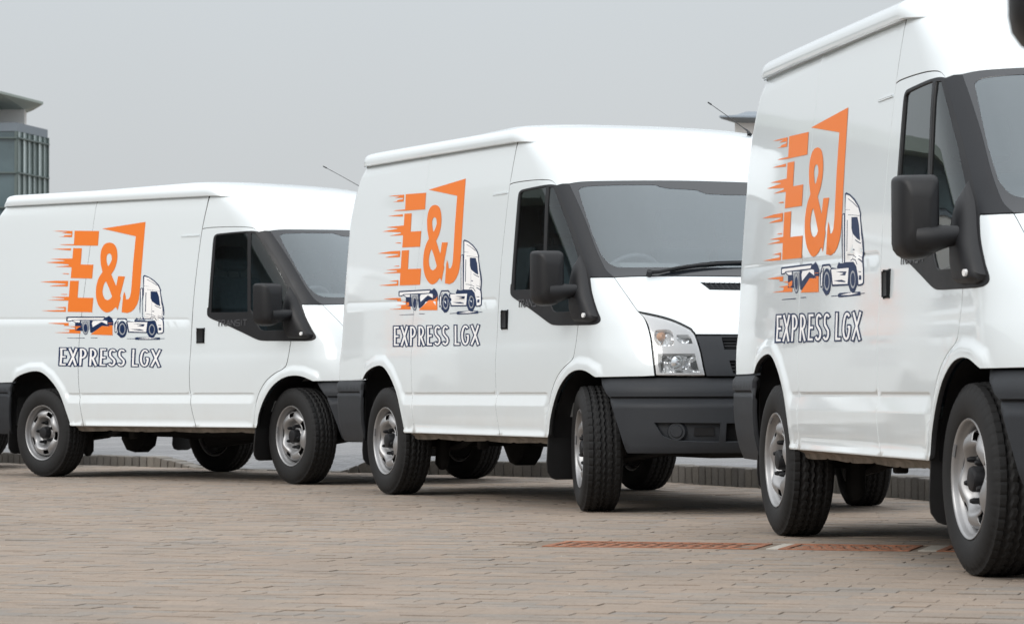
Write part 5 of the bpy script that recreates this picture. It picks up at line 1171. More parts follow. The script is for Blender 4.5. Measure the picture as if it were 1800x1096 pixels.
    loop = arch_bump[::-1] + [(3.32, .94, .738), (3.42, .90, .738), (3.50, .846, .738), (3.552, .798, .738), (3.66, .68, .738), (3.72, .575, .738), (3.80, .35, .738), (3.845, 0, .738), (3.84, 0, .6), (3.86, 0, .45), (3.82, 0, .327), (3.80, .2, .327), (3.77, .412, .327), (3.69, .6, .327), (3.56, .78, .327), (3.47, .86, .327)]
    fog = [(3.55, .803, .4965), (3.57, .793, .462)] + smooth_pts([(3.585, .773, .425), (3.62, .735, .405), (3.66, .69, .396)], 2) + [(3.70, .60, .392), (3.752, .515, .390), (3.76, .512, .44), (3.76, .510, .493), (3.70, .62, .495), (3.64, .71, .496)]
    intake = [(3.85, 0, .390), (3.80, .36, .390), (3.765, .486, .390), (3.77, .484, .44), (3.772, .482, .493), (3.81, .34, .493), (3.855, 0, .493)]
    bumper = panel('front_bumper', loop, M['plastic'], van, holes=[fog, intake], disp=bumper_disp, grid=(.05, .04),
                   lines=[[('u', 1.06 + .07 * k, z) for k in range(14)] for z in (.618, .622, .632, .636, .695)], full=True)[0]
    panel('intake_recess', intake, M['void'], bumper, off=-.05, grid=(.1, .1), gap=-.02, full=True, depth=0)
    fr = panel('lamp_recess', fog, M['plastic'], bumper, off=-.028, grid=(.06, .06), gap=-.012, depth=0)
    for o, sgn in zip(fr, (-1, 1)):
        def at(y, z, off):
            x = X0(z) + (XF(z) - X0(z)) * max(0.0, 1 - (abs(y) / S(X0(z), z)) ** NN(z)) ** (1 / NN(z))
            p, n = point(W(to_uz(x, y, z)[0]), z, None, off)
            if sgn > 0: p, n = Vector((p.x, -p.y, p.z)), Vector((n.x, -n.y, n.z))
            return p, n
        mb = MB()
        p, n = at(.715, .448, -.030)
        mb.tube([p, p + n * .012, p + n * .020], [.056, .050, .046], 22)
        mb.tube([p + n * .019, p + n * .026], [.036, .030], 22)
        mb.build('fog_lamp_cover', M['plastic'], bumper, smooth=35)
        mb = MB()
        q = []
        for off in (-.026, -.020):
            for y, z in ((.635, .470), (.545, .470), (.540, .425), (.640, .425)):
                q.append(at(y, z, off)[0])
        mb.add(q, [(4, 5, 6, 7), (0, 1, 5, 4), (1, 2, 6, 5), (2, 3, 7, 6), (3, 0, 4, 7)])
        mb.build('air_slot', M['void'], bumper)
    # --- grille surround
    loop = [(3.719, .574, .742), (3.70, .577, .80), (3.676, .579, .866), (3.65, .582, .92), (3.621, .585, .9625), (3.70, .40, .9625), (3.73, .2, .9625), (3.74, 0, .9625), (3.79, 0, .86), (3.845, 0, .742), (3.80, .3, .742)]
    s1 = [(3.68, .462, .953), (3.71, .3, .953), (3.74, 0, .953), (3.77, 0, .885), (3.73, .3, .885), (3.70, .452, .885)]
    s2 = [(3.74, .447, .828), (3.77, .3, .828), (3.80, 0, .828), (3.83, 0, .756), (3.79, .3, .756), (3.77, .438, .756)]
    gr = panel('grille_surround', loop, M['plastic'], van, holes=[s1, s2], grid=(.05, .04), full=True, depth=.03)[0]
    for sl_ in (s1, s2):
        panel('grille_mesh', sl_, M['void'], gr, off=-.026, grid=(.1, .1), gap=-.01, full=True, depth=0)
    for z in (.902, .919, .936, .774, .792, .810):
        mb = MB()
        pts = []
        for j in range(15):
            y = -.452 + .904 * j / 14
            x = X0(z) + (XF(z) - X0(z)) * max(0.0, 1 - (abs(y) / S(X0(z), z)) ** NN(z)) ** (1 / NN(z))
            pts.append((x - .016, y, z))
        mb.tube(pts, .004, 5)
        mb.build('grille_bar', M['black'], gr, smooth=40)
    # --- headlights
    loop = HL_OUT + HL_IN[:-1]
    lower = [(3.536, .776, .868), (3.56, .74, .869), (3.62, .66, .870), (3.655, .607, .870), (3.68, .604, .81), (3.70, .600, .763), (3.66, .66, .762), (3.60, .74, .762), (3.567, .780, .763), (3.55, .778, .81)]
    ind = smooth_pts([(3.485, .762, .998), (3.52, .715, 1.003), (3.545, .690, .990), (3.565, .688, .945), (3.578, .700, .914), (3.55, .745, .906), (3.525, .772, .914), (3.49, .776, .955)], 2)
    small = [(3.565, .676, .974), (3.60, .622, .974), (3.62, .614, .955), (3.636, .612, .922), (3.60, .665, .922), (3.58, .68, .94)]
    cases = panel('headlight', loop, M['lampwhite'], van, holes=[lower, ind, small], off=-.012, gap=.0075, grid=(.04, .04), depth=.05)
    kids(panel('lamp_lens', loop, M['lens'], None, off=-.002, gap=.0045, grid=(.04, .04), depth=.0), cases)
    flut = lambda x, z: .014 * math.sin(x * 150) + .010 * math.sin(z * 95 + x * 40)
    kids(panel('main_reflector', lower, M['reflector'], None, off=-.062, gap=-.012, grid=(.008, .011), depth=0, disp=flut), cases)
    kids(panel('indicator_reflector', ind, M['reflector'], None, off=-.05, gap=-.010, grid=(.008, .010), depth=0, disp=flut), cases)
    kids(panel('side_reflector', small, M['reflector'], None, off=-.045, gap=-.010, grid=(.008, .010), depth=0, disp=flut), cases)
    for o, sgn in zip(cases, (-1, 1)):
        mb = MB()
        for (y, z, r, x) in ((.728, .957, .024, 3.515),):
            mb.tube([(x - .035, sgn * y, z), (x - .012, sgn * y, z), (x + .002, sgn * y, z)], [r, r, r * .5], 12)
        mb.build('indicator_bulb', M['amber'], o, smooth=50)
        mb = MB()
        mb.tube([(3.55, sgn * .675, .815), (3.60, sgn * .682, .815), (3.612, sgn * .683, .815)], [.036, .040, .020], 16)
        mb.build('bulb_shield', M['chrome'], o, smooth=40)

    # --- rear: bumper, doors, lamps
    loop = [('u', -1, .330), ('u', -.5, .330), ('u', -.2, .330), (-.60, .330), (-.450, .330)] + smooth_pts([(-.440, .40), (-.425, .50), (-.408, .62), (-.395, .70), (-.392, .740)], 3) + [(-.60, .740), ('u', -.2, .740), ('u', -.5, .740), ('u', -1, .740)]
    panel('rear_bumper', loop, M['plastic'], van, disp=rear_bumper_disp, grid=(.06, .05), full=True, lines=[[('u', -.99 + .06 * k, z) for k in range(17)] + [(-.8 + .06 * k, z) for k in range(7)] for z in (.652, .656, .664, .668, .715)])
    loop = [('u', -1, .75), ('u', -.37, .75)] + [('u', -.37, .75 + (2.15 - .75) * k / 10) for k in range(1, 11)] + [('u', -1, 2.15)]
    rd = panel('rear_door', loop, P, van, grid=(.08, .08))
    for o, sgn in zip(rd, (-1, 1)):
        mb = MB()
        mb.box(-.995, -.955, sgn * .70, sgn * .80, .86, 1.22, .015)
        mb.build('tail_lamp', M['red'], o, smooth=40)

    # --- sills, dusty flange under the body
    for sgn in (-1, 1):
        V, F = [], []
        xs = [.42 + (2.57 - .42) * k / 50 for k in range(51)]
        for i, x in enumerate(xs):
            dz = .003 * math.sin(x * 9) + (.006 if i % 9 == 0 else 0)
            for y, z in ((.972, .402), (.956, .394), (.940, .386), (.936, .366 + dz), (.930, .365 + dz), (.92, .385), (.90, .41)):
                V.append((x, sgn * y, z))
        for i in range(50):
            for k in range(6): F.append((i * 7 + k, i * 7 + k + 1, (i + 1) * 7 + k + 1, (i + 1) * 7 + k))
        mesh_obj('sill', V, F, M['flange'], van, True)

    # --- wheel houses and mud flaps
    for cx, line in ((0.0, ARCH_R), (2.94, ARCH_F)):
        for sgn in (-1, 1):
            L = [tok(t) for t in smooth_pts(line, 3)]
            if cx > 1: L += [(3.29, .95, .62), (3.40, .9, .33)]
            else: L = [(-.44, .97, .34), (-.42, .97, .5)] + L
            V, F = [], []
            for x, y, z in L:
                dx, dz = x - cx, z - .36
                k_ = 1.0
                ol = .012
                V += [(x, sgn * (y - .018), z), (cx + dx * 1.05, sgn * (y - .05), .36 + dz * 1.05), (cx + dx * 1.05, sgn * .56, .36 + dz * 1.05), (cx + dx * .3, sgn * .555, .42 + dz * .3)]
            n = len(L)
            for i in range(n - 1):
                for k in range(3): F.append((i * 4 + k, i * 4 + k + 1, (i + 1) * 4 + k + 1, (i + 1) * 4 + k))
            mesh_obj('wheel_house', V, F, M['flap'], van, True)
    for x, zt, zb, y0, y1, lean in ((2.584, .56, .165, .745, .980, -.050), (-.435, .66, .175, .73, .955, -.05)):
        for sgn in (-1, 1):
            mb = MB()
            rings = []
            for dx in (0, .012):
                r = []
                for y, z in ((y1, zt), (y1 + .004, zb + .10), (y1 - .004, zb + .045), (y1 - .03, zb + .010), (y1 - .06, zb), (y0 + .06, zb), (y0 + .02, zb + .012), (y0, zb + .05), (y0, zt)):
                    r.append((x + dx + lean * (zt - z) / (zt - zb), sgn * y, z))
                rings.append(r)
            mb.loft(rings)
            mb.build('mud_flap', M['flap'], van, smooth=30)

    # --- mirrors
    for d, sgn in ((doors[0], -1), (doors[1], 1)):
        mb = MB()
        def outline(sc, x, shy=0.0, shx=0.0):
            pts = []
            w_, h_ = .070 * sc, .153 * (sc * .7 + .3 if sc > .5 else sc)
            cy, cz = 1.114 + shy, 1.290
            def corner(cx_, cz_, r, a0):
                for k in range(5):
                    a = R(a0 + 90 * k / 4)
                    pts.append((cx_ + r * math.cos(a), cz_ + r * math.sin(a)))
            rt, rb = .022 * sc, .060 * sc
            corner(cy + w_ - rt, cz + h_ - rt, rt, 0)
            corner(cy - w_ + rt, cz + h_ - rt, rt, 90)
            corner(cy - w_ + rb, cz - h_ + rb, rb, 180)
            corner(cy + w_ - rb, cz - h_ + rb, rb, 270)
            # the outboard edge sweeps back
            return [(x - .40 * (py - 1.114), sgn * py, pz) for py, pz in pts]
        rings = [outline(.97, 2.800), outline(1.0, 2.808), outline(1.0, 2.850), outline(.975, 2.885), outline(.90, 2.915), outline(.74, 2.933), outline(.45, 2.942)]
        mb.loft(rings)
        mir = mb.build('wing_mirror', M['black'], van, smooth=50)
        mb = MB()
        mb.loft([outline(.90, 2.7985), outline(.90, 2.7975)])
        mb.build('mirror_glass', M['chrome'], mir)
        mb = MB()
        mb.tube([(2.895, sgn * 1.110, 1.212), (2.915, sgn * 1.075, 1.210), (2.940, sgn * 1.035, 1.215), (2.950, sgn * .995, 1.220), (2.955, sgn * .950, 1.224)], [.056, .056, .042, .035, .037], 16)
        mb.build('mirror_arm', M['black'], mir, smooth=60)
        base = [(2.876, 1.428), (2.857, 1.375), (2.865, 1.26), (2.882, 1.12), (2.93, 1.046), (3.10, 1.040), (3.150, 1.050), (3.158, 1.070), (3.06, 1.19), (2.95, 1.345)]
        mb = MB()
        rings = []
        for sc, off in ((1.0, .003), (.97, .020), (.86, .040), (.55, .047)):
            r = []
            for x, z in base:
                cx_, cz_ = 2.955, 1.17
                xx, zz = cx_ + (x - cx_) * sc, cz_ + (z - cz_) * sc
                q = tok((xx, zz))
                k_ = 1.0 if zz < 1.3 else max(.25, 1 - (zz - 1.3) / .16)
                r.append((q[0], sgn * (q[1] + off * k_), zz))
            rings.append(r)
        mb.loft(rings)
        mb.build('mirror_base', M['black'], mir, smooth=40)
        mb = MB()
        q = tok((3.085, 1.082))
        mb.tube([(q[0], sgn * (q[1] + .028), 1.080), (q[0] + .004, sgn * (q[1] + .052), 1.080)], [.0135, .0125], 16)
        mb.build('side_repeater', M['lampwhite'], mir, smooth=40)

    # --- wipers
    def onscreen(y, z, off):
        x = X0(z) + (XF(z) - X0(z)) * max(0.0, 1 - (abs(y) / S(X0(z), z)) ** NN(z)) ** (1 / NN(z))
        p, n = point(W(to_uz(x, abs(y), z)[0]), z, None, off)
        if y < 0: p = Vector((p.x, -p.y, p.z))
        return p
    for sh in (0.0, -.60):
        mb = MB()
        mb.tube([onscreen(y + sh, z, .022) for y, z in ((.67, 1.298), (.616, 1.302), (.50, 1.326), (.38, 1.342), (.25, 1.352), (.10, 1.360))], [.012, .011, .009, .008, .006, .005], 8)
        mb.tube([onscreen(.67 + sh, 1.297, -.01), onscreen(.67 + sh, 1.297, .034)], [.017, .014], 12)
        w = mb.build('wiper', M['black'], van, smooth=40)
        mb = MB()
        bl = [(.545, 1.327), (.46, 1.343), (.362, 1.357), (.256, 1.368), (.142, 1.373), (.0, 1.374), (-.06, 1.373)]
        mb.tube([onscreen(y + sh, z, .010) for y, z in bl], .0075, 6)
        mb.build('wiper_blade', M['void'], w, smooth=40)
    # --- aerial
    mb = MB()
    mb.tube([(2.175, .527, 2.195), (2.15, .527, 2.222), (2.08, .527, 2.252), (1.85, .527, 2.352), (1.67, .527, 2.428)], [.016, .006, .0028, .0022, .0022], 8)
    mb.tube([(1.68, .527, 2.424), (1.641, .527, 2.440)], .005, 8)
    mb.build('aerial', M['black'], van, smooth=40)

    # --- inside of the cab
    mb = MB()
    mb.box(1.62, 3.05, -.86, .86, .52, .60)
    mb.box(1.60, 1.64, -.885, .885, .50, 2.16)
    mb.build('cab_floor', M['dash'], van)
    for y0, y1 in ((-.80, -.30), (.02, .42), (.42, .82)):
        mb = MB()
        a = Matrix.Translation((1.93, 0, 1.02)) @ Matrix.Rotation(R(-12), 4, 'Y')
        mb.box(1.80, 2.30, y0 + .01, y1 - .01, .84, 1.00, .04)
        mb.box(-.07, .07, y0 + .02, y1 - .02, -.06, .52, .05, mat4=a)
        mb.box(1.85, 2.25, y0 + .05, y1 - .05, .58, .86)
        st = mb.build('seat', M['trim'], van, smooth=40)
        mb = MB()
        ym = (y0 + y1) / 2
        mb.box(-.05, .05, ym - .13, ym + .13, .57, .76, .04, mat4=a)
        mb.tube([a @ Vector((0, ym - .06, .5)), a @ Vector((0, ym - .06, .6))], .008, 6)
        mb.tube([a @ Vector((0, ym + .06, .5)), a @ Vector((0, ym + .06, .6))], .008, 6)
        mb.build('headrest', M['trim'], st, smooth=40)
    mb = MB()
    prof = [(2.55, .70), (2.55, 1.04), (2.62, 1.20), (2.72, 1.29), (2.90, 1.345), (3.02, 1.345), (3.10, 1.28), (3.14, .80)]
    mb.loft([[(x, y, z) for x, z in prof] for y in (-.72, -.4, .4, .72)])
    mb.box(2.66, 2.88, -.68, -.28, 1.30, 1.385, .03)
    mb.build('dashboard', M['dash'], van, smooth=30)
    mb = MB()
    c = Vector((2.55, -.46, 1.27))
    ax = Matrix.Translation(c) @ Matrix.Rotation(R(-58), 4, 'Y')
    n = 28
    mb.loft([[ax @ Vector(((.195 + .016 * math.cos(2 * PI * j / 8)) * math.cos(2 * PI * k / n), (.195 + .016 * math.cos(2 * PI * j / 8)) * math.sin(2 * PI * k / n), .016 * math.sin(2 * PI * j / 8))) for j in range(8)] for k in range(n + 1)], cap=False)
    for a in (90, -30, 210):
        mb.tube([ax @ Vector((0, 0, -.02)), ax @ Vector((.19 * math.cos(R(a)), .19 * math.sin(R(a)), 0))], .014, 6)
    mb.tube([ax @ Vector((0, 0, -.16)), ax @ Vector((0, 0, .01))], [.03, .055], 10)
    mb.build('steering_wheel', M['badge'], van, smooth=50)

    # --- underside
    mb = MB()
    mb.box(-.80, 3.30, -.54, .54, .43, .445)
    mb.box(.47, 2.50, -.90, .90, .431, .446)
    mb.box(.48, 2.50, -.925, .925, .395, .43)
    mb.box(2.55, 3.55, -.50, .50, .355, .86, .05)
    mb.box(-.80, -.42, -.90, .90, .40, .74)
    mb.box(3.2, 3.62, -.62, .62, .36, .95, .03)
    mb.box(-.50, .50, -.56, -.52, .40, .84)
    mb.box(-.50, .50, .52, .56, .40, .84)
    mb.box(2.50, 3.34, -.56, -.51, .40, .80)
    mb.box(2.50, 3.34, .51, .56, .40, .80)
    for y in (-.44, .44):
        mb.box(-.80, 2.70, y - .04, y + .04, .36, .47)
    mb.build('chassis', M['under'], van)
    mb = MB()
    mb.tube([(0, -.84, .35), (0, .84, .35)], .045, 12)
    mb.tube([(0, -.13, .35), (0, -.06, .34), (0, .06, .34), (0, .13, .35)], [.05, .165, .165, .05], 9)
    for y in (-.56, .56):
        mb.tube([(-.62, y, .42), (-.3, y, .325), (0, y, .295), (.3, y, .325), (.62, y, .42)], .026, 6)
        s_ = 1 if y > 0 else -1
        mb.tube([(.16, s_ * .645, .165), (.15, s_ * .642, .20), (.14, s_ * .63, .36), (.11, s_ * .60, .56)], [.022, .048, .048, .035], 8)
        mb.box(.60, .66, y - .03, y + .03, .30, .46, .01)
    mb.build('rear_axle', M['under'], van, smooth=40)
    mb = MB()
    mb.box(.82, 1.60, .10, .62, .285, .42, .05)
    mb.tube([(1.9, .25, .33), (1.2, .27, .30), (.6, .28, .30), (.2, .5, .36), (-.5, .5, .33), (-.86, .52, .32)], [.028, .028, .09, .028, .026, .026], 10)
    mb.tube([(2.5, 0, .38), (1.2, 0, .34), (.1, 0, .35)], .045, 10)
    mb.build('fuel_tank', M['under'], van, smooth=40)
    mb = MB()
    for sg in (-1, 1):
        mb.tube([(2.93, sg * .30, .35), (2.93, sg * .78, .29)], .03, 8)
        mb.tube([(3.15, sg * .42, .35), (2.95, sg * .76, .28)], .025, 8)
        mb.tube([(2.93, sg * .66, .35), (2.91, sg * .60, .72)], .05, 10)
    mb.tube([(3.05, -.6, .345), (3.05, .6, .345)], .03, 8)
    mb.box(2.8, 3.35, -.36, .36, .295, .36, .02)
    mb.build('front_axle', M['under'], van, smooth=40)

    # --- wheels
    for x, y, left in ((0, -.880, False), (2.933, -.850, False), (0, .880, True), (2.933, .850, True)):
        make_wheel(van, (x, y, .3475), left)
    return van
# ------------------------------------------------------------------ ground
rnd = random.Random(7)
PAV_A = R(-16)                     # the courses run slightly towards the camera on the right
RX = Vector((math.cos(PAV_A), math.sin(PAV_A), 0))      # along a course
RY = Vector((-math.sin(PAV_A), math.cos(PAV_A), 0))     # across the courses

def noise_tint(name, cols, rough, source, scale=3.0, fine=60.0, bump=0.5, bscale=220.0, bdist=.002):
    """stone colour: a per-piece choice from a ramp, broad weathering and fine grain"""
    m, n, l, b = mat(name)
    b.inputs['Roughness'].default_value = rough
    ramp = n.new('ShaderNodeValToRGB')
    ramp.color_ramp.elements[0].color = (*cols[0], 1)
    ramp.color_ramp.elements[1].color = (*cols[-1], 1)
    for i, c in enumerate(cols[1:-1]):
        e = ramp.color_ramp.elements.new((i + 1) / (len(cols) - 1))
        e.color = (*c, 1)
    if source == 'object':
        src = n.new('ShaderNodeObjectInfo').outputs['Random']
    else:
        at = n.new('ShaderNodeAttribute')
        at.attribute_name = 'tint'
        src = at.outputs['Fac']
    l.new(src, ramp.inputs['Fac'])
    geo = n.new('ShaderNodeNewGeometry')
    n1 = n.new('ShaderNodeTexNoise')
    n1.inputs['Scale'].default_value = scale
    n1.inputs['Detail'].default_value = 8
    n1.inputs['Roughness'].default_value = 0.7
    l.new(geo.outputs['Position'], n1.inputs['Vector'])
    n2 = n.new('ShaderNodeTexNoise')
    n2.inputs['Scale'].default_value = fine
    n2.inputs['Detail'].default_value = 4
    n2.inputs['Roughness'].default_value = 0.8
    l.new(geo.outputs['Position'], n2.inputs['Vector'])
    def mr(src_, a, c):
        k = n.new('ShaderNodeMapRange')
        k.inputs['From Min'].default_value = 0.3
        k.inputs['From Max'].default_value = 0.7
        k.inputs['To Min'].default_value = a
        k.inputs['To Max'].default_value = c
        l.new(src_, k.inputs['Value'])
        return k.outputs['Result']
    n0 = n.new('ShaderNodeTexNoise')
    n0.inputs['Scale'].default_value = scale * .17
    n0.inputs['Detail'].default_value = 5
    l.new(geo.outputs['Position'], n0.inputs['Vector'])
    m0 = n.new('ShaderNodeMath')
    m0.operation = 'MULTIPLY'
    l.new(mr(n0.outputs['Fac'], 0.93, 1.06), m0.inputs[0])
    l.new(mr(n1.outputs['Fac'], 0.88, 1.10), m0.inputs[1])
    mu = n.new('ShaderNodeMath')
    mu.operation = 'MULTIPLY'
    l.new(m0.outputs[0], mu.inputs[0])
    l.new(mr(n2.outputs['Fac'], 0.84, 1.16), mu.inputs[1])
    sc = n.new('ShaderNodeVectorMath')
    sc.operation = 'SCALE'
    l.new(ramp.outputs['Color'], sc.inputs[0])
    l.new(mu.outputs[0], sc.inputs['Scale'])
    l.new(sc.outputs[0], b.inputs['Base Color'])
    n3 = n.new('ShaderNodeTexNoise')
    n3.inputs['Scale'].default_value = bscale
    n3.inputs['Detail'].default_value = 3
    l.new(geo.outputs['Position'], n3.inputs['Vector'])
    bp = n.new('ShaderNodeBump')
    bp.inputs['Strength'].default_value = bump
    bp.inputs['Distance'].default_value = bdist
    l.new(n3.outputs['Fac'], bp.inputs['Height'])
    l.new(bp.outputs['Normal'], b.inputs['Normal'])
    return m

PAV = [(0.263, 0.212, 0.169), (0.275, 0.217, 0.170), (0.246, 0.204, 0.167), (0.289, 0.227, 0.178), (0.253, 0.207, 0.169), (0.232, 0.204, 0.176), (0.266, 0.211, 0.167), (0.283, 0.223, 0.176), (0.227, 0.203, 0.179), (0.270, 0.215, 0.170)]
M['paver'] = noise_tint('block_paver', PAV, 0.9, 'object')
M['paver_f'] = noise_tint('block_paver_field', PAV, 0.9, 'tint')
M['bed'] = noise_tint('sandy_joint_fill', [(.178, .140, .107), (.200, .159, .122)], 0.95, 'object', fine=90)
M['far'] = noise_tint('paved_plain', [(.235, .200, .170), (.235, .200, .170)], 0.95, 'object', scale=.4, fine=9)
M['kerb'] = noise_tint('kerb_concrete', [(.140, .130, .117), (.205, .190, .170), (.165, .150, .130), (.225, .205, .180), (.150, .143, .134)], 0.9, 'object', scale=7)
M['walk'] = noise_tint('grey_block_walk', [(.29, .29, .295), (.33, .33, .333), (.25, .255, .265)], 0.9, 'tint', scale=2)
M['concrete'] = noise_tint('concrete_infill', [(.40, .37, .32), (.44, .41, .36)], 0.9, 'object')

ground = mesh_obj('ground', [(-400, -60, -.06), (400, -60, -.06), (400, 700, -.06), (-400, 700, -.06)], [(0, 1, 2, 3)], M['far'])
tag(ground, 'wide level ground of the lorry yard running out to the horizon', 'ground', kind='structure')

# kerb line (its face), from far left to right
KL = [(-11, 34.5), (-7.6, 30.3), (-4.74, 27.1), (-3.75, 26.1), (-3.1, 25.5), (-2.6, 24.95), (-1.9, 24.1), (-1.25, 23.55), (-.72, 23.1), (.44, 22.0), (1.12, 20.9), (1.70, 19.6), (2.18, 18.4), (2.55, 17.2), (3.0, 15.4), (3.5, 12.8), (4.0, 9.5), (4.3, 6.0), (4.4, 2.0)]
def cr2(P, n=12):
    out = []
    for i in range(len(P) - 1):
        a, b, c, d = P[max(i - 1, 0)], P[i], P[i + 1], P[min(i + 2, len(P) - 1)]
        for j in range(n):
            t = j / n
            out.append(tuple(.5 * (2 * b[k] + (c[k] - a[k]) * t + (2 * a[k] - 5 * b[k] + 4 * c[k] - d[k]) * t * t + (3 * b[k] - a[k] - 3 * c[k] + d[k]) * t ** 3) for k in range(2)))
    out.append(P[-1])
    return out
KP = cr2(KL)
def along(step):
    out = []
    acc = 0
    nxt = 0
    for a, b in zip(KP, KP[1:]):
        L = math.dist(a, b)
        while nxt <= acc + L:
            t = (nxt - acc) / L
            out.append((a[0] + (b[0] - a[0]) * t, a[1] + (b[1] - a[1]) * t, math.atan2(b[1] - a[1], b[0] - a[0])))
            nxt += step
        acc += L
    return out
def kerb_h(x):
    """the kerb is dropped to the road between two ramps"""
    return lin(x, (-6, .092), (-3, .086), (-1, .100), (1.5, .125), (3, .13)) * (1 - lin(x, (-3.2, 0), (-2.78, 1), (-1.42, 1), (-1.18, 0)))+ .006
def right_of_kerb(x, y):
    """signed side: > 0 beyond the kerb"""
    best, s_ = 1e9, 0
    for a, b in zip(KL, KL[1:]):
        dx, dy = b[0] - a[0], b[1] - a[1]
        t = max(0, min(1, ((x - a[0]) * dx + (y - a[1]) * dy) / (dx * dx + dy * dy)))
        d = math.hypot(x - a[0] - t * dx, y - a[1] - t * dy)
        if d < best:
            best, s_ = d, dx * (y - a[1]) - dy * (x - a[0])
    return best if s_ > 0 else -best

# drain covers: (x, y) of the near left corner, length along the course, depth
COVERS = [((.125, 12.36), .93, .42), ((1.115, 12.08), .555, .42), ((1.755, 11.90), .56, .42)]
def local(x, y, c):
    d = Vector((x - c[0], y - c[1], 0))
    return d.dot(RX), d.dot(RY)

road = mesh_obj('block_paved_road', [(-14, 4.5, -.0028), (9, 4.5, -.0028), (9, 40, -.0028), (-14, 40, -.0028)], [(0, 1, 2, 3)], M['bed'])
tag(road, 'tan block paved yard surface under the vans', 'road', kind='structure')

def paver_verts(cx, cy, tz, tx, ty, lx=.1988, ly=.0958):
    c = .0013
    hx, hy = lx / 2, ly / 2
    V = []
    for sx, sy, z in ((hx - c, hy - c, 0), (hx, hy, -c), (hx, hy, -.022)):
        for qx, qy in ((-1, -1), (1, -1), (1, 1), (-1, 1)):
            V.append((qx * sx, qy * sy, z + tz + tx * qx * sx + ty * qy * sy))
    F = [(0, 1, 2, 3)] + [(a + k, a + (k + 1) % 4, a + 4 + (k + 1) % 4, a + 4 + k) for a in (0, 4) for k in range(4)]
    F = [F[0]] + [(f[3], f[2], f[1], f[0]) for f in F[1:]]
    return V, F
protos = []
for i in range(6):
    V, F = paver_verts(0, 0, 0, rnd.uniform(-.008, .008), rnd.uniform(-.012, .012), .1988 - rnd.uniform(0, .0010), .0958 - rnd.uniform(0, .0010))
    me = bpy.data.meshes.new('paver')
    me.from_pydata(V, [], F)
    me.materials.append(M['paver'])
    protos.append(me)
cells = []
for r in range(-60, 380):
    for k in range(-90, 70):
        p = RX * (k * .2 + (.1 if r % 2 else 0) + (math.sin(r * 12.9) * .012) + rnd.uniform(-.0012, .0012)) + RY * (r * .1)
        x, y = p.x, p.y
        if y < 6.0 or y > 28.5: continue
        if abs(x) > y * .1787 + 3.5 or x < -9.5: continue
        if y > 17 and right_of_kerb(x, y) > -.05: continue
        if y < 17.5 and x > 2 and right_of_kerb(x, y) > -.05: continue
        skip = False
        for c, L, D in COVERS:
            a, b = local(x, y, c)
            if -.165 < a < L + .165 and -.048 < b < D + .048:
                skip = True
        if skip: continue
        cells.append((x, y))
# the 300 that show largest: nearest the camera and inside the frame
vis = sorted([c for c in cells if abs(c[0]) < c[1] * .1787 + .05 and c[1] > 8.15], key=lambda c: c[1])[:300]
vset = set(vis)
for x, y in vis:
    o = bpy.data.objects.new('paver', rnd.choice(protos))
    o.location = (x, y, rnd.uniform(-.0014, .0020))
    o.rotation_euler = (0, 0, PAV_A + (PI if rnd.random() < .5 else 0) + rnd.uniform(-.006, .006))
    link(o, road)
V, F, T = [], [], []
ca, sa = math.cos(PAV_A), math.sin(PAV_A)
for c in cells:
    if c in vset: continue
    v, f = paver_verts(0, 0, rnd.uniform(-.0014, .0020), rnd.uniform(-.006, .006), rnd.uniform(-.008, .008))
    k = len(V)
    V += [(c[0] + q[0] * ca - q[1] * sa, c[1] + q[0] * sa + q[1] * ca, q[2]) for q in v]
    F += [tuple(i + k for i in q) for q in f]
    T += [rnd.random()] * 12
field = mesh_obj('paver_field', V, F, M['paver_f'], road)
field['kind'] = 'stuff'
at = field.data.attributes.new('tint', 'FLOAT', 'POINT')
at.data.foreach_set('value', T)

# concrete infill between the covers
for c, L in (((1.065, 12.095), .050), ((1.680, 11.92), .075)):
    mb = MB()
    mb.box(0, L + .02, .01, .41, -.03, .0015, .003)
    o = mb.build('concrete_infill', M['concrete'], road)
    o.location = (c[0], c[1], 0)
    o.rotation_euler = (0, 0, PAV_A)

# rusty drain covers
labels = ['long rusty drain cover with slanting bars set in the block paving', 'short rusty drain cover with raised studs, wholly in view between the concrete strips', 'rusty drain cover partly hidden behind the front wheel of the nearest van']
for i, (c, L, D) in enumerate(COVERS):
    mb = MB()
    mb.box(0, L, 0, D, -.03, -.012)
    cover = mb.build('drain_cover', M['rust'])
    cover.location = (c[0], c[1], 0)
    cover.rotation_euler = (0, 0, PAV_A)
    tag(cover, labels[i], 'drain cover', 'rusty drain covers in the paving')
    mb = MB()
    for a in ((0, L, 0, .03), (0, L, D - .03, D), (0, .035, .03, D - .03), (L - .035, L, .03, D - .03)):
        mb.box(a[0], a[1], a[2], a[3], -.014, .002, .003)
    mb.box(.035, L - .035, D / 2 - .012, D / 2 + .012, -.014, -.001, .003)
    mb.build('cover_frame', M['rust'], cover)
    if i == 0:
        n = 13
        for k in range(n):
            for row in (0, 1):
                mb = MB()
                x0 = .055 + (L - .15) * k / n
                y0, y1 = (.035, D / 2 - .014) if row == 0 else (D / 2 + .014, D - .035)
                mb.loft([[(x0, y0, z), (x0 + .026, y0, z), (x0 + .061, y1, z), (x0 + .035, y1, z)] for z in (-.013, .0)])
                mb.build('cover_bar', M['rust'], cover)
    else:
        for k in range(9):
            for q in range(4):
                mb = MB()
                x0 = .06 + (L - .12) * k / 9 + (.02 if q % 2 else 0)
                y0 = .05 + q * .088 + (.01 if k % 2 else 0)
                if abs(y0 + .02 - D / 2) < .03: y0 += .03
                mb.box(x0, x0 + .032, y0, y0 + .042, -.013, .0005, .004)
                mb.build('cover_stud', M['rust'], cover)

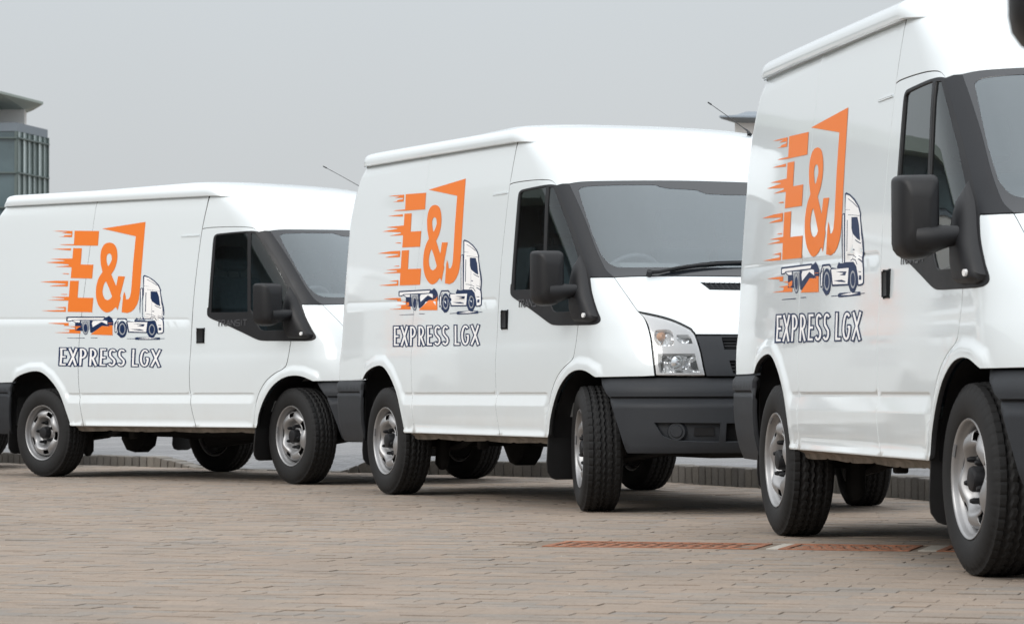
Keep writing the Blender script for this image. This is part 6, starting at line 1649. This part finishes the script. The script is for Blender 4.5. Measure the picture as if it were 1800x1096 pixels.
# kerb stones
kerb = mesh_obj('kerb', [(p[0] + .06, p[1] + .06, -.05) for p in KP] + [(p[0] + .06, p[1] + .06, .0) for p in KP], [(i, i + 1, len(KP) + i + 1, len(KP) + i) for i in range(len(KP) - 1)], M['bed'])
tag(kerb, 'low grey kerb of upright stones curving behind the vans with a dropped section', 'kerb', kind='structure')
kmesh = []
for i in range(5):
    mb = MB()
    mb.box(-.0465, .0465, 0, .15, -.22, 0, .009)
    me = mb.build('kerb_stone', M['kerb'], kerb).data
    kmesh.append(me)
for o in list(kerb.children): bpy.data.objects.remove(o)
st = [s for s in along(.1) if -6.2 < s[0] < 4.2 and s[1] > 9.5]
for x, y, a in st[:300]:
    o = bpy.data.objects.new('kerb_stone', rnd.choice(kmesh))
    o.location = (x, y, kerb_h(x) + rnd.uniform(-.004, .004))
    slope = math.atan2(kerb_h(x + .05 * math.cos(a)) - kerb_h(x - .05 * math.cos(a)), .1)
    o.rotation_euler = (rnd.uniform(-.02, .02), rnd.uniform(-.015, .015) - slope, a + rnd.uniform(-.02, .02))
    o.scale = (rnd.uniform(.96, 1.0), 1, 1)
    link(o, kerb)

# pavement beyond the kerb
V, F, T = [], [], []
ws = [.13, .35, .7, 1.2, 1.9, 3.0, 5, 9, 16, 30, 60, 110]
K2 = along(.35)
for x, y, a in K2:
    nx, ny = -math.sin(a), math.cos(a)
    for i, w in enumerate(ws):
        h = kerb_h(x) - .004
        full_h = lin(x, (-4, .09), (1.5, .125))
        t = sstep(.1, 1.5, w)
        V.append((x + nx * w, y + ny * w, h + (full_h - h) * t + min(w, 9) * .004))
n = len(ws)
for i in range(len(K2) - 1):
    for k in range(n - 1):
        F.append((i * n + k, (i + 1) * n + k, (i + 1) * n + k + 1, i * n + k + 1))
def walk_material():
    m, n_, l, b = mat('grey_block_pavement')
    b.inputs['Roughness'].default_value = .9
    geo = n_.new('ShaderNodeNewGeometry')
    mp = n_.new('ShaderNodeMapping')
    mp.inputs['Rotation'].default_value = (0, 0, R(28))
    br = n_.new('ShaderNodeTexBrick')
    br.inputs['Scale'].default_value = 1.0
    br.inputs['Brick Width'].default_value = .2
    br.inputs['Row Height'].default_value = .1
    br.inputs['Mortar Size'].default_value = .007
    br.inputs['Bias'].default_value = 0.0
    br.inputs['Color1'].default_value = (.205, .205, .212, 1)
    br.inputs['Color2'].default_value = (.255, .255, .258, 1)
    br.inputs['Mortar'].default_value = (.11, .105, .10, 1)
    nz = n_.new('ShaderNodeTexNoise')
    nz.inputs['Scale'].default_value = 1.5
    nz.inputs['Detail'].default_value = 8
    l.new(geo.outputs['Position'], nz.inputs['Vector'])
    l.new(geo.outputs['Position'], mp.inputs['Vector'])
    l.new(mp.outputs[0], br.inputs['Vector'])
    mr = n_.new('ShaderNodeMapRange')
    mr.inputs['From Min'].default_value = .3
    mr.inputs['From Max'].default_value = .7
    mr.inputs['To Min'].default_value = .85
    mr.inputs['To Max'].default_value = 1.15
    l.new(nz.outputs['Fac'], mr.inputs['Value'])
    sc = n_.new('ShaderNodeVectorMath')
    sc.operation = 'SCALE'
    l.new(br.outputs['Color'], sc.inputs[0])
    l.new(mr.outputs['Result'], sc.inputs['Scale'])
    l.new(sc.outputs[0], b.inputs['Base Color'])
    return m
M['walk'] = walk_material()
walk = mesh_obj('pavement', V, F, M['walk'], None, True)
tag(walk, 'pale grey block pavement beyond the kerb', 'pavement', kind='structure')
# grit scattered on the paving
V, F = [], []
for i in range(170):
    y = 8.2 + 10 * rnd.random() ** 1.6
    x = rnd.uniform(-1, 1) * (y * .18 + .3)
    r = rnd.uniform(.0012, .0036)
    k = len(V)
    V += [(x - r, y, .0005), (x + r * .6, y - r, .0005), (x + r * .5, y + r, .0005), (x, y, .002 + r * .9)]
    F += [(k, k + 1, k + 3), (k + 1, k + 2, k + 3), (k + 2, k, k + 3)]
M['grit'] = simple('pale_grit', (.40, .37, .33), .9, vary=.4, scale=3)
grit = mesh_obj('grit', V, F, M['grit'])
tag(grit, 'fine pale grit scattered over the block paving', 'grit', kind='stuff')

# ------------------------------------------------------------------ far buildings
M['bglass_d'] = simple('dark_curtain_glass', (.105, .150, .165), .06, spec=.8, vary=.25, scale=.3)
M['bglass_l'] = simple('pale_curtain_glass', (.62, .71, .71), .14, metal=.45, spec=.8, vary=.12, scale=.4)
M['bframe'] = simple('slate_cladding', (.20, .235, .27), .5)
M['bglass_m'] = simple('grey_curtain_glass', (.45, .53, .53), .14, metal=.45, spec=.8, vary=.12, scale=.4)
M['bmull'] = simple('dark_mullion', (.12, .155, .15), .5)
M['bwall'] = simple('white_render', (.74, .73, .71), .85, vary=.05, scale=.5)
M['broof'] = simple('grey_green_roof', (.33, .385, .355), .6)
M['bsoffit'] = simple('pale_soffit', (.50, .51, .50), .7)

def at_px(px, py, Zd):
    """a point of the place at depth Zd along a line of sight measured in the photograph's survey"""
    u, v = (px - 900) / 5038, -(py - 548) / 5038
    p = R(1.576)
    return Vector((u * Zd, Zd, .667 + Zd * (v * math.cos(p) + math.sin(p)) / (math.cos(p) - v * math.sin(p))))

def glass_block(name, corners, z0, z1, floors, bays, mats, parent, band=.0, nfr=True):
    """curtain wall between plan points, each pane a part with mullions proud of it"""
    for (a, b), nb, gm in zip(zip(corners, corners[1:]), bays, mats):
        a, b = Vector((*a, 0)), Vector((*b, 0))
        d = b - a
        L = d.length
        e = d / L
        nrm = Vector((e.y, -e.x, 0))
        if nrm.dot(Vector((0, 0, 0)) - a) < 0: nrm = -nrm
        for i in range(nb):
            for (f0, f1) in floors:
                p0, p1 = a + d * (i / nb), a + d * ((i + 1) / nb)
                off = -nrm * (.02 + .01 * ((i * 7 + int(f0 * 3)) % 3))
                o = mesh_obj('window_pane', [p0 + off + Vector((0, 0, f0)), p1 + off + Vector((0, 0, f0)), p1 + off + Vector((0, 0, f1)), p0 + off + Vector((0, 0, f1))], [(0, 1, 2, 3)], gm[i % len(gm)], parent)
        mb = MB()
        for i in range(nb + 1):
            p = a + d * (i / nb)
            w = .028 if i in (0, nb) else .018
            q = [p - e * w - nrm * .1, p + e * w - nrm * .1, p + e * w + nrm * .06, p - e * w + nrm * .06]
            mb.loft([[v + Vector((0, 0, z)) for v in q] for z in (z0, z1)])
        for f0, f1 in floors:
            q0 = [a + nrm * -.1, b + nrm * -.1, b + nrm * .10, a + nrm * .10]
            mb.loft([[v + Vector((0, 0, z)) for v in q0] for z in (f0 - .03, f0 + .03)])
        mb.build('mullions', M['bmull'], parent)

def hip_roof(name, plan, inner, z_edge, z_wall, z_top, parent):
    """thin-edged roof slab whose soffit slopes back to the wall head"""
    n = len(plan)
    c = sum((Vector(p) for p in plan), Vector((0, 0))) / n
    V = [(p[0], p[1], z_edge) for p in inner]
    V = [(p[0], p[1], z_wall) for p in inner] + [(p[0], p[1], z_edge) for p in plan] + [(p[0], p[1], z_edge + .10) for p in plan] + [(c[0] + (p[0] - c[0]) * .55, c[1] + (p[1] - c[1]) * .55, z_top) for p in plan]
    F, mi = [], []
    for a in (0, n, 2 * n):
        for k in range(n):
            F.append((a + k, a + (k + 1) % n, a + n + (k + 1) % n, a + n + k))
            mi.append(0)
    F.append(tuple(3 * n + k for k in range(n)))
    mi.append(0)
    o = mesh_obj(name, V, F, [M['broof'], M['bsoffit']], parent, False, mi)
    bm = bmesh.new(); bm.from_mesh(o.data); bmesh.ops.recalc_face_normals(bm, faces=bm.faces[:]); bm.to_mesh(o.data); bm.free()
    return o

bl = empty('office_building', loc=(0, 0, 0))
tag(bl, 'glass corner office block with white upper storey and a sharp overhanging roof', 'building')
ZB = 120
c0 = at_px(29, 213, ZB)
cr_ = at_px(83, 227, ZB * 1.028)
zt = c0.z
left = (c0.x - 34, c0.y + .8)
rt = (cr_.x, cr_.y)
back = (rt[0] - 30, rt[1] + 12)
band = at_px(29, 228, ZB).z
t1 = at_px(29, 240, ZB).z
t2 = at_px(29, 301, ZB).z
step = t1 - t2
fl = [(t1, band), (t2, t1)] + [(max(t2 - step * (k + 1), .1), t2 - step * k) for k in range(7) if t2 - step * k > .2]
mb = MB()
pl = [left, (c0.x, c0.y), rt, back]
mb.loft([[(p[0], p[1], z) for p in pl] for z in (band, zt)])
mb.build('parapet', M['bframe'], bl)
mb = MB()
pin = [(left[0], left[1] + .4), (c0.x - .15, c0.y + .4), (rt[0] - .35, rt[1]), (back[0], back[1] + .2)]
mb.loft([[(p[0], p[1], z) for p in pin] for z in (0.0, band)])
mb.build('core_wall', M['bframe'], bl)
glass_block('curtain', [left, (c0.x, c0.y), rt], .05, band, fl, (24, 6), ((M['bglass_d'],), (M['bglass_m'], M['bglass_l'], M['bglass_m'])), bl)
wz = at_px(42, 190, ZB + 3).z
wx = at_px(42, 190, ZB + 3)
wall_in = [(wx.x - 30, wx.y + .6), (wx.x, wx.y), (wx.x - .2, wx.y + 1.7), (wx.x - 30, wx.y + 3.4)]
mb = MB()
mb.loft([[(p[0], p[1], z) for p in wall_in] for z in (zt - .3, wz)])
mb.build('upper_wall', M['bwall'], bl)
tip = at_px(75, 181, ZB + 3.5)
e0 = at_px(0, 158, ZB - 1.0)
dx, dy = tip.x - e0.x, tip.y - e0.y
plan = [(tip.x - dx * 17, tip.y - dy * .0 - 4.5 - 0.0), (tip.x, tip.y), (tip.x + 3.2, tip.y + 14), (tip.x - dx * 17, tip.y + 18)]
plan[0] = (e0.x - 30, e0.y - 1.0)
plan[2] = (tip.x - .85, tip.y + 2.6)
plan[3] = (tip.x - 34, tip.y + 4.5)
hip_roof('roof', [plan[0], (e0.x, e0.y), plan[1], plan[2], plan[3]], [wall_in[0], ((wall_in[0][0] * .1 + wall_in[1][0] * .9), wall_in[1][1]), wall_in[1], wall_in[2], wall_in[3]], tip.z, wz, tip.z + .55, bl)
for f0, f1 in ((1, 2),):
    pass

br_ = empty('pavilion_building')
tag(br_, 'pale building with a thin dark eave glimpsed behind a van aerial', 'building')
ZR = 110
w0 = at_px(1293.5, 216, ZR)
ev = at_px(1263, 211, ZR)
et = at_px(1296, 202, ZR)
mb = MB()
mb.loft([[(w0.x, w0.y, z), (w0.x + 16, w0.y + 3, z), (w0.x + 20, w0.y + 14, z), (w0.x + 5, w0.y + 12, z)] for z in (0, w0.z)])
mb.build('wall', M['bwall'], br_)
mb = MB()
N = 14
rings = []
for dx_, z in ((.0, w0.z - .02), (-.55, ev.z - .03), (-.66, ev.z + .03), (-.62, ev.z + .10), (-.3, et.z - .08), (.10, et.z + .0), (.5, et.z + .16), (3.0, et.z + .3)):
    rings.append([(w0.x + dx_, w0.y + dx_, z), (w0.x + 16 - dx_, w0.y + 3 + dx_, z), (w0.x + 20 - dx_, w0.y + 14 - dx_, z), (w0.x + 5 + dx_, w0.y + 12 - dx_, z)])
mb.loft(rings)
mb.build('roof', M['bframe'], br_, smooth=30)
# buildings off to the left, out of the frame, that the vans' glass and paint pick up
M['brick'] = simple('dark_brick', (.085, .075, .07), .85, vary=.15, scale=.8)
bo = empty('added_dark_building')  # out-of-frame building, added and kept dark so side windows reflect dark
tag(bo, 'unseen long dark brick and glass block added for van windows to reflect', 'building')
mb = MB()
mb.box(-52, -40, -14, 58, 0, 9.0)
mb.build('wall', M['brick'], bo)
mb = MB()
mb.box(-54, -38.6, -16, 60, 9.0, 9.6)
mb.build('roof', M['broof'], bo)
for k in range(16):
    for zz in (1.2, 5.0):
        mb = MB()
        mb.box(-40, -39.9, -12 + k * 4.3, -9.2 + k * 4.3, zz, zz + 2.4)
        mb.build('window', M['bglass_d'], bo)
bw = empty('white_office_wing')
tag(bw, 'white rendered office wing with a dark eave beyond the left side of the yard', 'building')
mb = MB()
mb.box(-46, -17.5, 76, 88, 0, 8.0)
mb.build('wall', M['bwall'], bw)
mb = MB()
mb.box(-46, -17.4, 75.9, 88, 8.0, 10.3)
mb.build('upper_storey', M['bframe'], bw)
mb = MB()
mb.box(-48, -16.6, 74.6, 90, 10.3, 10.8)
mb.build('roof', M['broof'], bw)
for k in range(9):
    for zz in (1.0, 4.0):
        mb = MB()
        mb.box(-45 + k * 3.1, -44 + k * 3.1, 75.9, 76.1, zz, zz + 1.7)
        mb.build('window', M['bglass_d'], bw)
    mb = MB()
    mb.box(-45.5 + k * 3.1, -43 + k * 3.1, 75.8, 76.0, 8.3, 9.9)
    mb.build('window', M['bglass_d'], bw)

# ------------------------------------------------------------------ vans
first = make_van()
NAMES = {}
def place(v, X, Y, a, steer, label, roll=(0, 0)):
    v.location = (X, Y, 0)
    v.rotation_euler = (0, 0, -a)
    tag(v, label, 'van', 'white delivery vans parked in a curved row')
    for o in v.children:
        if o.name.split('.')[0] == 'wheel' and o.location.x > 1:
            o.rotation_euler = (0, 0, -steer)
        if o.name.split('.')[0] == 'wheel':
            front, right = o.location.x > 1, o.location.y < 0
            phi = R(roll[1 if front else 0]) if right else R(rnd.uniform(0, 72))
            Ry = Matrix.Rotation(phi, 4, 'Y')
            for c in o.children:
                k = c.name.split('.')[0]
                if k == 'wheel_nut': c.location = Ry @ c.location
                elif k in ('rim', 'valve', 'balance_weight'): c.rotation_euler = (0, phi, 0)
    return v
vans = [first] + [copy_tree(first) for _ in range(4)]
place(vans[0], .0744, 18.9306, 1.15931, R(18), 'white delivery van with its front wheels turned and a whole headlight showing', (-43, -46))
place(vans[1], -3.0322, 23.3305, .76792, R(12), 'white delivery van below the glass office block, its bonnet hidden by the next van', (-9, -46))
place(vans[2], 2.1774, 13.3202, 1.43532, 0, 'nearest and largest white delivery van, standing beside the rusty drain covers', (2, -30))
a0 = R(20)
X0_, Y0_ = -4.93 - 2.933 * math.cos(a0) - .872 * math.sin(a0), 26.3 + 2.933 * math.sin(a0) - .872 * math.cos(a0)
place(vans[3], X0_, Y0_, a0, 0, 'farthest white van, only a dark tyre showing under another van\'s rear bumper')
a4 = R(100)
mx_, my_ = .696, 4.04          # outer edge of its mirror
lx, ly = 2.82, 1.19
place(vans[4], mx_ - lx * math.cos(a4) + ly * math.sin(a4), my_ + lx * math.sin(a4) + ly * math.cos(a4), a4, 0, 'white van in the foreground, only its blurred black wing mirror showing')

A2 = ((1.202, 1.959), (.152, .952), (1.570, .9275))
for v, dst in ((vans[0], A2), (vans[1], ((1.211, 1.959), (.230, .871), (1.482, .840))), (vans[2], ((1.153, 1.854), (.046, .884), (1.578, .856)))):
    add_logo(v, dst)
for ch in list(vans[0].children):
    if ch.name.split('.')[0] in ('company_lettering', 'lorry_emblem', 'company_name'):
        for v in vans[3:]: copy_tree(ch, v)
